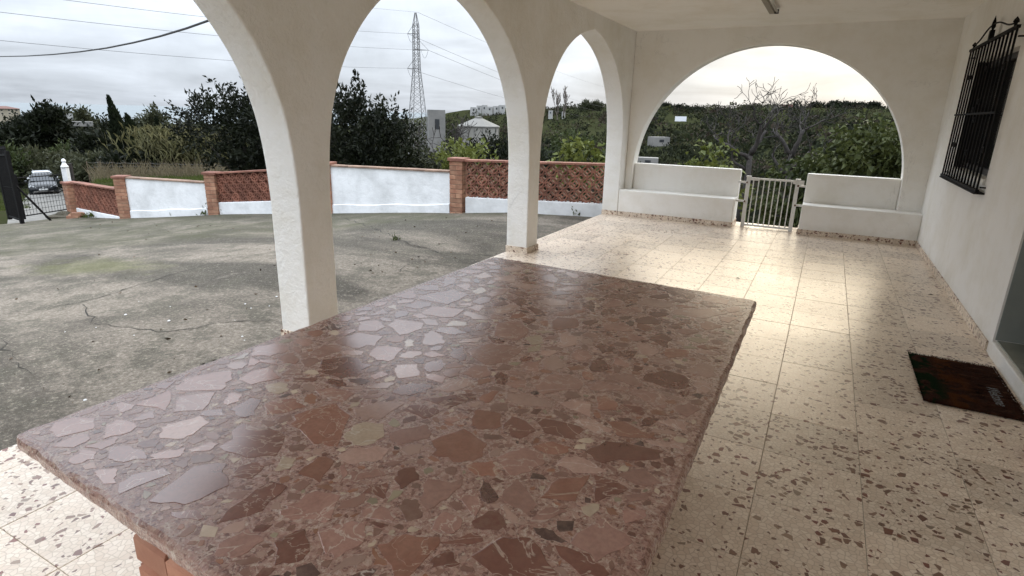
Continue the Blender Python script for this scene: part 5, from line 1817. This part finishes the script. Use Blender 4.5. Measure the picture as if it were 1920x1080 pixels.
def scrub():
    P_, D_, S_, T_ = [], [], [], []
    n = 5600
    px = rng.uniform(480, 1720, n)
    lr = rng.uniform(0, 1, n) ** 0.7
    d = 24 * (640 / 24) ** lr
    left = rng.random(n) < 0.22
    px[left] = rng.uniform(-60, 480, left.sum())
    d[left] = 55 * (900 / 55) ** lr[left]
    tones = [(0.030, 0.037, 0.017), (0.045, 0.052, 0.024), (0.022, 0.027, 0.014), (0.075, 0.074, 0.036), (0.066, 0.054, 0.040), (0.095, 0.105, 0.04)]
    for x, r in zip(px, d):
        v = ray(x, 215)
        k = r / math.hypot(v[0], v[1])
        cx_, cy_ = v[0] * k, v[1] * k
        zone = math.sin(cx_ * 0.041 + 1.7 * math.sin(cy_ * 0.023)) + math.sin(cy_ * 0.037 + 1.1 * math.sin(cx_ * 0.031 + 2))
        if r > 90 and x < 1170 and zone > 1.2 and random.random() < 0.55:
            continue                     # grassy clearing
        cz_ = terrain_z(cx_, cy_)
        s = min(1.7, random.lognormvariate(0, 0.38)) * min(2.4, 0.45 + r * 0.0105)
        if r < 55:
            s = min(s, 0.85)
        hgt = s * random.uniform(0.65, 1.25)
        tx, ty = project((cx_, cy_, cz_ + hgt))
        half = 1.3 * s / r * F_PX
        def hides(ty_, half_):
            return any(x0 - half_ * 0.7 < tx < x1 + half_ * 0.7 and ty_ < y0 + 0.75 * (y1 - y0) and r < dd + 3 for x0, x1, y0, y1, dd in KEEP_CLEAR)
        for _ in range(3):
            if hides(ty, half):
                s, hgt, half = s * 0.6, hgt * 0.5, half * 0.6
                ty = project((cx_, cy_, cz_ + hgt))[1]
        if hides(ty, half):
            continue
        m = 44 if r > 120 else 330 if r < 55 else 130
        u = rng.normal(size=(m, 3))
        u /= np.linalg.norm(u, axis=1, keepdims=True)
        rad = rng.uniform(0.5, 1, m)[:, None]
        lob = 1 + 0.25 * np.sin(3 * u[:, :1] + 5 * random.random()) * np.cos(4 * u[:, 1:2])
        P = np.array([cx_, cy_, cz_ + hgt * 0.45]) + u * rad * lob * np.array([s, s, hgt * 0.62])
        P_.append(P)
        D_.append(u + rng.normal(scale=0.6, size=(m, 3)) + [0, 0, 0.3])
        S_.append(rng.uniform(0.45, 1.05, m) * s * (0.46 if r > 120 else 0.20 if r < 55 else 0.30))
        w = [6, 5, 6 + 4 * (zone < -0.6), 2 + 3 * (zone > 0.4), 2 + 4 * (0.0 < zone < 0.7), 1.0]
        base = np.array(tones[random.choices(range(6), w)[0]]) * random.uniform(0.5, 1.0)
        T_.append(np.tile(base, (m, 1)) * rng.uniform(0.75, 1.25, (m, 1)))
    return np.concatenate(P_), np.concatenate(D_), np.concatenate(S_), np.concatenate(T_)


P, D, S, Tn = scrub()
link('hillside_scrub', leaf_mesh('hillside_scrub', P, D, S, MT['scrub'], 0.7, Tn), kind='stuff', label='dark green scrub and woodland covering the hillsides')
# trees that stand out on the ridges
ridge = [(1058, 330, 176, 9, 'bare', 'right of two bare poplars on the ridge'), (1046, 330, 186, 8, 'bare', 'left of two bare poplars on the ridge'),
         (1098, 380, 188, 16, 'leaf_olive', 'small tree on the ridge right of the poplars'), (1118, 380, 189, 20, 'leaf_olive', 'bushy tree on the ridge beside the corner pier'),
         (1246, 430, 193, 20, 'leaf_dark', 'leftmost round tree on the hill crest, round arch'), (1268, 435, 198, 18, 'leaf_dark', 'second round tree on the hill crest, round arch'),
         (1290, 440, 202, 18, 'leaf_dark', 'third round tree on the hill crest, round arch'), (1310, 445, 203, 20, 'leaf_dark', 'fourth round tree on the hill crest, round arch'),
         (1345, 450, 206, 18, 'leaf_dark', 'tree on the hill crest left of the bare fig twigs'), (1400, 470, 204, 18, 'leaf_olive', 'tree on the hill crest between the fig twigs'),
         (1530, 480, 193, 22, 'leaf_dark', 'dark tree clump on the crest behind the right fig tree'), (1560, 480, 191, 14, 'leaf_dark', 'pointed trees on the crest in the middle of the round arch'),
         (1580, 480, 192, 14, 'leaf_dark', 'pointed dark tree on the crest right of the fig twigs'), (1605, 490, 193, 26, 'leaf_dark', 'broad dark tree on the crest above the leafy bush'),
         (1635, 490, 192, 16, 'leaf_dark', 'rightmost dark tree on the crest in the round arch')]
for px, d, ty, w, mt, lab in ridge:
    if mt == 'bare':
        b = T(px, d)
        zt = zat(px, ty, d) - b.z
        bare_tree('bare_poplar', b, [((0, 0, -0.5), (0.0, 0, 1), zt * 0.5, 0.4), ((0, 0, zt * 0.3), (0.2, 0, 1), zt * 0.3, 0.25), ((0, 0, zt * 0.3), (-0.2, 0, 1), zt * 0.3, 0.25)], lab, 'bare poplars on the ridge', depth=4, minr=0.09, upb=0.25, spread=0.5)
    else:
        bush_at('ridge_tree', px, d, ty, w, 300, d * 0.0028, MT[mt], lab, 'trees on the hill crest', 'tree', per=9)

# weeds at the foot of the wall and in the cracks
for i, (px, py, s, lab) in enumerate(((292, 405, 0.24, 'green weed at the foot of the left white panel, left one'), (326, 405, 0.18, 'green weed at the foot of the left white panel, middle one'), (388, 404, 0.2, 'green weed at the foot of the left white panel by the brick pillar'),
        (741, 452, 0.09, 'small green weed growing in a yard crack'), (176, 408, 0.2, 'green weed below the lattice panel next to the gate'), (420, 402, 0.16, 'green weed below the lattice panel in the left arch'), (160, 409, 0.14, 'low green weed beside the loose bricks'), (1082, 405, 0.14, 'thin weed below the lattice panel in the right pointed arch'))):
    q = ground_at(px, py, yard_z)
    n = 60
    P = np.column_stack([rng.normal(0, s * 0.3, n), rng.normal(0, s * 0.3, n), np.abs(rng.normal(0, s * 0.3, n))])
    D = np.column_stack([rng.normal(0, 0.5, n), rng.normal(0, 0.5, n), np.ones(n)])
    o = link('weed', leaf_mesh('weed', P, D, s * rng.uniform(0.25, 0.6, n), MT['grass'], 0.3), label=lab, category='weed', group='weeds in the yard')
    o.location = q
# white specks of shell and stone lying on the yard
pm = MB()
for i in range(30):
    px, py = random.choice(((random.uniform(60, 520), random.uniform(560, 780)), (random.uniform(150, 520), random.uniform(480, 640)), (random.uniform(640, 900), random.uniform(420, 560))))
    q = ground_at(px, py, yard_z)
    s = random.uniform(0.004, 0.012)
    pm.lathe([(s * 0.7, 0), (s, s * 0.3), (s * 0.6, s * 0.7), (s * 0.1, s * 0.8)], 6, (q.x, q.y, q.z - 0.002))
pm.build('white_pebbles', MT['lime'], kind='stuff', label='scattered white pebbles on the yard')

# ================================================================== FAR BUILDINGS, TANK, SIGN
MT['far_white'] = noisy('far white wall', (0.30, 0.295, 0.285), (0.37, 0.365, 0.35), 0.5, 0.9)
MT['far_grey'] = noisy('far grey concrete', (0.16, 0.155, 0.145), (0.22, 0.21, 0.195), 0.3, 0.9)
MT['far_roof'] = noisy('far red roof', (0.12, 0.065, 0.055), (0.16, 0.085, 0.07), 0.5, 0.9)
MT['far_window'] = plain('far dark window', (0.03, 0.032, 0.035), 0.3)
MT['far_cream'] = noisy('far cream wall', (0.32, 0.28, 0.21), (0.38, 0.335, 0.26), 0.5, 0.9)
MT['tank_wall'] = noisy('stained pale tank', (0.19, 0.18, 0.16), (0.29, 0.275, 0.245), 0.25, 0.8)
MT['tank_roof'] = noisy('pale tank roof', (0.14, 0.135, 0.12), (0.18, 0.17, 0.155), 0.3, 0.7)


def house_at(name, px, dist, base_y, top_y, w_px, label, category, wall='far_white', roof=None, rot=0.0, nwin=3, rows=1, depth=0.7, group=None):
    c = at(px, base_y, dist)
    z1 = zat(px, top_y, dist)
    w = w_px * px_w(dist)
    hgt = z1 - c.z
    az_ = math.atan2(c.x, c.y)
    root = empty(name, c, -az_ + rot, label=label, category=category, group=group)
    dp = w * depth
    hw_ = hgt * (0.72 if roof else 1.0)
    MB().box(-w / 2, w / 2, 0, dp, -hgt * 0.8, hw_).build('wall', MT[wall], root)
    if roof:
        e = w * 0.06
        MB().add([(-w / 2 - e, -e, hw_), (w / 2 + e, -e, hw_), (w / 2 + e, dp + e, hw_), (-w / 2 - e, dp + e, hw_), (-w * 0.14, dp / 2, hgt), (w * 0.14, dp / 2, hgt)],
                 [(0, 1, 5, 4), (1, 2, 5), (2, 3, 4, 5), (3, 0, 4), (0, 3, 2, 1)]).build('roof', MT[roof], root)
    for r in range(rows):
        for k in range(nwin):
            x = -w / 2 + w * (k + 0.5) / nwin
            zz = hw_ * (r + 0.35) / rows
            ww, wh = w / nwin * 0.28, hw_ / rows * 0.34
            MB().box(x - ww / 2, x + ww / 2, -0.03, 0.05, zz, zz + wh).build('window', MT['far_window'], root)
    return root


house_at('villa', 12, 330, 216, 199, 30, 'cream villa with red hipped roof far off at the left edge', 'house', 'far_cream', 'far_roof', 0.2, 4, 2)
house_at('far_house', 131, 350, 219, 213, 7, 'tiny pale house between the shore trees', 'house', nwin=2)
house_at('far_house', 155, 260, 233, 228, 24, 'long pale greenhouse roof beyond the bushes', 'house', 'far_grey', nwin=4)
house_at('far_house', 279, 150, 262, 256, 11, 'small white gabled shed right of the cypresses', 'shed', roof='far_white', nwin=1)
house_at('far_house', 340, 160, 264, 259, 20, 'low white shed behind the reeds', 'shed', nwin=2)
house_at('concrete_block', 820, 150, 262, 206, 28, 'tall grey concrete block left of the tank', 'building', 'far_grey', None, 0.15, 1, 1)
# terraces of white village houses on the far ridge
for i, (px, by, ty, w) in enumerate(((888, 209, 201, 9), (898, 208, 198, 8), (908, 207, 197, 9), (918, 208, 200, 10), (931, 207, 199, 9), (942, 206, 197, 10), (1032, 214, 207, 7), (1056, 215, 209, 5))):
    lab = ['first', 'second', 'third', 'fourth', 'fifth', 'sixth', 'seventh', 'eighth', 'ninth', 'tenth'][i] + ' white village house from the left along the far ridge'
    house_at('village_house', px, 560 if i < 6 else 330, by + 2, ty, w, lab, 'house', rot=random.uniform(-0.4, 0.4), nwin=1, rows=1, group='white village houses on the ridge')
# storage tank
tb_ = at(897, 285, 110)
zt_ = zat(897, 238, 110) - tb_.z
zr_ = zat(897, 219, 110) - tb_.z
tr_ = 35 * px_w(110)
tank = empty('storage_tank', tb_, R_(8), label='pale round tank building with a shallow conical roof, middle arch', category='tank')
MB().lathe([(tr_, -6), (tr_, zt_)], 16).build('wall', MT['tank_wall'], tank)
MB().lathe([(tr_ * 1.04, zt_), (tr_ * 1.04, zt_ + 0.18), (0.7, zr_ - 0.25), (0.7, zr_), (0.1, zr_ + 0.1)], 16).build('roof', MT['tank_roof'], tank)
for k in range(16):
    t = 2 * math.pi * (k + 0.5) / 16
    MB().tube([(tr_ * 0.99 * math.cos(t), tr_ * 0.99 * math.sin(t), -5), (tr_ * 0.99 * math.cos(t), tr_ * 0.99 * math.sin(t), zt_)], 0.07, 4).build('rib', MT['far_grey'], tank)
house_at('white_house', 1240, 168, 272, 257, 30, 'white flat house among the trees on the slope, round arch', 'house', 'far_grey', nwin=1, rot=0.5)
house_at('low_shed', 1214, 100, 310, 296, 34, 'low grey roofed shed at the left foot of the round arch', 'shed', 'far_grey', None, 0.0, 1)
house_at('red_house', 1475, 470, 206, 196, 16, 'reddish house on the hill crest behind the fig twigs', 'house', 'far_roof', None, 0.0, 2)
sg = at(1276, 226, 300)
az_ = math.atan2(sg.x, sg.y)
sign = empty('billboard', sg, -az_, label='blank white billboard on the hillside, round arch', category='billboard')
w, hgt = 18 * px_w(300), 13 * px_w(300)
MB().box(-w / 2, w / 2, 0, 0.2, -hgt / 2, hgt / 2).build('panel', plain('billboard white', (0.72, 0.73, 0.76), 0.6), sign)
for x in (-w * 0.35, w * 0.35):
    MB().box(x - 0.12, x + 0.12, 0.2, 0.45, -hgt / 2 - 6, hgt / 2).build('post', MT['far_grey'], sign)

# ================================================================== PYLON AND WIRES
PD = 130.0
pb = at(783, 212, PD)
pyl = empty('pylon', (pb.x, pb.y, terrain_z(pb.x, pb.y)), -math.atan2(pb.x, pb.y) + 0.35, label='steel lattice power pylon with three arms, middle arch', category='pylon')
PO = Vector(pyl.location)
MT['steel'] = plain('galvanised steel', (0.20, 0.195, 0.19), 0.6, 0.3)
pz = lambda y: zat(783, y, PD) - PO.z
u1 = px_w(PD)
lv = [(0.0, 20 * u1), (pz(212), 15 * u1), (pz(128), 6.6 * u1), (pz(48), 5.4 * u1), (pz(24), 1.2 * u1)]


def hw_at(z):
    for (z0, w0), (z1, w1) in zip(lv[:-1], lv[1:]):
        if z <= z1:
            return w0 + (w1 - w0) * (z - z0) / (z1 - z0)
    return lv[-1][1]


legs = MB()
for sx, sy in ((1, 1), (1, -1), (-1, 1), (-1, -1)):
    MB().tube([(sx * w * 0.72, sy * w * 0.72, z) for z, w in lv], 0.085, 4).build('leg', MT['steel'], pyl)
br = MB()
z = 0.0
while z < lv[-2][0]:
    w0 = hw_at(z) * 0.72
    dz = max(1.1, w0 * 1.25)
    w1 = hw_at(min(z + dz, lv[-1][0])) * 0.72
    z1 = min(z + dz, lv[-1][0])
    for a0, a1 in (((1, 1), (1, -1)), ((1, -1), (-1, -1)), ((-1, -1), (-1, 1)), ((-1, 1), (1, 1))):
        br.tube([(a0[0] * w0, a0[1] * w0, z), (a1[0] * w1, a1[1] * w1, z1)], 0.045, 3, cap=False)
        br.tube([(a1[0] * w0, a1[1] * w0, z), (a0[0] * w1, a0[1] * w1, z1)], 0.045, 3, cap=False)
    z = z1
br.build('bracing', MT['steel'], pyl)
rotm = Matrix.Rotation(pyl.rotation_euler.z, 3, 'Z')
arm_pts = {}
for nm, y, px in (('upper', 62, 764), ('middle', 93, 803), ('lower', 127, 764)):
    tip = at(px, y + 1, PD)
    loc = rotm.inverted() @ (tip - PO)
    arm_pts[nm] = tip
    zc = loc.z
    w_ = hw_at(zc) * 0.72
    m_ = MB()
    for sx, sy in ((1, 1), (1, -1), (-1, 1), (-1, -1)):
        m_.tube([(sx * w_, sy * w_, zc), tuple(loc)], 0.055, 3)
    m_.tube([(0, 0, zc + 2.4), tuple(loc)], 0.05, 3)
    for s_ in (-1, 1):
        m_.tube([(w_ * s_, w_, zc), (w_ * s_, -w_, zc)], 0.07, 3)
        m_.tube([(w_, w_ * s_, zc), (-w_, w_ * s_, zc)], 0.07, 3)
    m_.build('arm', MT['steel'], pyl)
MT['cable'] = plain('grey power line', (0.13, 0.13, 0.135), 0.6)


def cable(name, a, b, sag, r, label, mat=None, n=18, group='power lines'):
    pts = [Vector(a).lerp(Vector(b), k / n) - Vector((0, 0, sag * 4 * (k / n) * (1 - k / n))) for k in range(n + 1)]
    return MB().tube(pts, r, 4).build(name, mat or MT['cable'], label=label, category='power line', group=group)


topw = at(783, 23, PD)
cable('power_line', at(-300, 45, 75), arm_pts['lower'], 0.8, 0.028, 'lowest thin power line running left from the pylon across the left arch')
cable('power_line', at(-300, -14, 75), arm_pts['middle'], 0.8, 0.028, 'middle thin power line running left from the pylon across the left arch')
cable('power_line', at(-300, -58, 75), arm_pts['upper'], 0.8, 0.028, 'upper thin power line running left from the pylon across the left arch')
cable('power_line', at(-300, -120, 75), topw, 0.5, 0.02, 'thin earth wire running left from the tip of the pylon')
cable('power_line', topw, at(1165, 170, 420), 2.0, 0.028, 'thin earth wire running right from the tip of the pylon')
cable('power_line', arm_pts['upper'], at(1165, 205, 420), 3.0, 0.034, 'upper power line running right from the pylon behind the pier')
cable('power_line', arm_pts['middle'], at(1165, 213, 420), 3.0, 0.034, 'middle power line running right from the pylon behind the pier')
cable('power_line', arm_pts['lower'], at(1165, 223, 420), 3.0, 0.034, 'lower power line running right from the pylon behind the pier')
for nm, s in (('upper', -1), ('middle', 1), ('lower', -1)):
    q = arm_pts[nm]
    d = Vector((math.cos(pyl.rotation_euler.z), math.sin(pyl.rotation_euler.z), 0))
    e = q + d * (-s) * 1.6
    pts = [q + (e - q) * (k / 8) - Vector((0, 0, 1.6 * math.sin(math.pi * k / 8))) for k in range(9)]
    o = MB().tube(pts, 0.03, 4).build('jumper', MT['cable'])
    o.parent = pyl
    o.matrix_parent_inverse = (Matrix.Translation(PO) @ Matrix.Rotation(pyl.rotation_euler.z, 4, 'Z')).inverted()
# black service cable tied to the arcade
cpts = [at(px, py, d) for px, py, d in ((398, 36, 3.80), (350, 53, 4.3), (300, 68, 4.9), (250, 80, 5.6), (200, 90, 6.4), (150, 97, 7.4), (100, 102, 8.6), (50, 105, 10.2), (0, 106, 12.2), (-80, 104, 16), (-200, 96, 22), (-420, 78, 34))]
MB().tube(cpts, 0.0065, 6).build('service_cable', plain('black cable', (0.03, 0.03, 0.032), 0.6), label='thick black cable sagging from the arcade across the left arch', category='cable')

# ================================================================== PARKED CARS
MT['car_black'] = noisy('black car paint', (0.010, 0.012, 0.014), (0.014, 0.016, 0.018), 3, 0.2)
MT['car_white'] = noisy('silver white car paint', (0.55, 0.56, 0.57), (0.6, 0.61, 0.62), 3, 0.25)
MT['car_glass'] = plain('car glass', (0.03, 0.035, 0.04), 0.06)
MT['car_lamp'] = plain('car lamp glass', (0.62, 0.64, 0.66), 0.15)
MT['tyre'] = plain('tyre rubber', (0.015, 0.015, 0.015), 0.9)
MT['rim'] = plain('alloy rim', (0.4, 0.4, 0.41), 0.35, 0.7)
MT['plate'] = plain('number plate', (0.62, 0.62, 0.6), 0.6)
MT['chrome'] = plain('chrome', (0.6, 0.6, 0.6), 0.2, 0.9)


def loft(m_, rows, mi=0):
    n = len(rows[0])
    o = len(m_.v)
    for r in rows:
        m_.v.extend(r)
    for i in range(len(rows) - 1):
        for k in range(n - 1):
            m_.f.append((o + i * n + k, o + i * n + k + 1, o + (i + 1) * n + k + 1, o + (i + 1) * n + k))
            m_.mi.append(mi)
    m_.f.append(tuple(o + k for k in range(n))[::-1])
    m_.f.append(tuple(o + (len(rows) - 1) * n + k for k in range(n)))
    m_.mi += [mi, mi]


def car(loc, heading, paint, label, tall=0.0, roofrail=False):
    """Front towards local -Y."""
    root = empty('parked_car', loc, heading, label=label, category='car', group='cars parked on the gravel drive')
    hwid = 0.88
    body = MB()
    rows = []
    for y, w, z0, z1 in ((-2.10, 0.62, 0.36, 0.60), (-2.02, 0.80, 0.22, 0.74), (-1.75, 0.87, 0.19, 0.83), (-1.1, 0.89, 0.18, 0.95), (-0.6, 0.89, 0.18, 1.0), (0.6, 0.89, 0.18, 1.02), (1.5, 0.88, 0.18, 1.04), (1.95, 0.83, 0.22, 1.0), (2.08, 0.70, 0.35, 0.85)):
        z1 += tall * 0.4
        rows.append([(-w * 0.92, y, z0), (-w, y, z0 + 0.14), (-w, y, z1 - 0.14), (-w * 0.9, y, z1 - 0.02), (-w * 0.45, y, z1 + 0.03), (w * 0.45, y, z1 + 0.03), (w * 0.9, y, z1 - 0.02), (w, y, z1 - 0.14), (w, y, z0 + 0.14), (w * 0.92, y, z0)])
    loft(body, rows)
    body.build('body', paint, root, smooth=True)
    zt = 1.47 + tall
    zb = 0.96 + tall * 0.4
    cab = MB()
    R0 = [(-0.78, zb), (-0.60, zt - 0.05), (-0.45, zt), (0.45, zt), (0.60, zt - 0.05), (0.78, zb)]
    rows = []
    for y, k, dz in ((-0.98, 0, 0), (-0.30, 1, -0.03), (0.3, 1, 0.0), (1.2, 1, -0.04), (1.95, 0, 0)):
        if k:
            rows.append([(x, y, z + (dz if z > zb + 0.1 else 0)) for x, z in R0])
        else:
            rows.append([(x * (0.99 if abs(x) > 0.7 else 1.16), y, zb + 0.005 * (6 - abs(i - 2.5))) for i, (x, z) in enumerate(R0)])
    loft(cab, rows)
    cab.build('cabin', paint, root, smooth=False)
    # glass panes lie just proud of the cabin
    def pane(name, pts, off):
        c_ = sum((Vector(q) for q in pts), Vector()) / 4
        pts = [Vector(q) * 0.92 + c_ * 0.08 + Vector(off) for q in pts]
        nrm = (pts[1] - pts[0]).cross(pts[2] - pts[0]).normalized() * 0.006
        m_ = MB().add([tuple(q) for q in pts] + [tuple(q + nrm) for q in pts], [(0, 1, 2, 3), (7, 6, 5, 4), (0, 4, 5, 1), (1, 5, 6, 2), (2, 6, 7, 3), (3, 7, 4, 0)])
        m_.build(name, MT['car_glass'], root)
    pane('windscreen', [(-0.74, -0.98, zb + 0.02), (0.74, -0.98, zb + 0.02), (0.55, -0.32, zt - 0.075), (-0.55, -0.32, zt - 0.075)], (0, -0.02, 0.02))
    pane('rear_window', [(0.70, 1.9, zb + 0.04), (-0.70, 1.9, zb + 0.04), (-0.52, 1.25, zt - 0.09), (0.52, 1.25, zt - 0.09)], (0, 0.02, 0.02))
    for s in (-1, 1):
        pane('side_window', [(s * 0.77, -0.7, zb + 0.03), (s * 0.77, 1.3, zb + 0.03), (s * 0.615, 1.05, zt - 0.09), (s * 0.615, -0.22, zt - 0.09)], (s * 0.012, 0, 0))
        m_ = MB()
        m_.lathe([(0.05, -0.08), (0.085, -0.03), (0.085, 0.04), (0.04, 0.07)], 10, (s * 0.98, -0.72, zb + 0.02))
        m_.build('mirror', paint, root, smooth=True)
        MB().prism([(s * 0.40, 0.62), (s * 0.80, 0.60), (s * 0.84, 0.70), (s * 0.74, 0.79), (s * 0.46, 0.71)], lambda u, v, d: (u, d + 0.32 * max(0, abs(u) - 0.4), v + tall * 0.3), -2.10, -1.95).build('headlight', MT['car_lamp'], root)
        if roofrail:
            MB().tube([(s * 0.56, -0.1, zt + 0.02), (s * 0.56, 0.1, zt + 0.06), (s * 0.56, 1.1, zt + 0.05), (s * 0.56, 1.25, zt - 0.02)], 0.02, 5).build('roof_rail', MT['chrome'], root)
        for y in (-1.35, 1.3):
            wr = empty('wheel', (s * 0.80, y, 0.31), 0, root)
            MB().lathe([(0.23, -0.09), (0.30, -0.08), (0.31, 0), (0.30, 0.08), (0.23, 0.09)], 20).build('tyre', MT['tyre'], wr, smooth=True).rotation_euler = (0, math.pi / 2, 0)
            MB().lathe([(0.05, -0.095), (0.22, -0.085), (0.22, 0.085), (0.05, 0.095)], 14).build('rim', MT['rim'], wr).rotation_euler = (0, math.pi / 2, 0)
    MB().box(-0.27, 0.27, -2.135, -2.105, 0.44, 0.55).build('number_plate', MT['plate'], root)
    MB().box(-0.42, 0.42, -2.118, -2.07, 0.36, 0.43).build('lower_grille', MT['tyre'], root)
    MB().lathe([(0.001, 0.0), (0.06, 0.01), (0.001, 0.02)], 4, (0, 0, 0)).build('badge', MT['chrome'], root).matrix_local = Matrix.Translation((0, -2.105, 0.63)) @ Matrix.Rotation(math.pi / 2, 4, 'X')


def on_ground(px, dist):
    q = T(px, dist)
    return Vector((q.x, q.y, q.z + 0.03))


c1 = on_ground(55, 57.0)
az_ = math.atan2(c1.x, c1.y)
car(c1, -az_ - 0.03, MT['car_black'], 'black hatchback facing the gate, nearest of the parked cars')
c2 = on_ground(56, 63.0)
car(c2, -az_ + 0.05, MT['car_white'], 'white car parked right behind the black hatchback', 0.02, True)
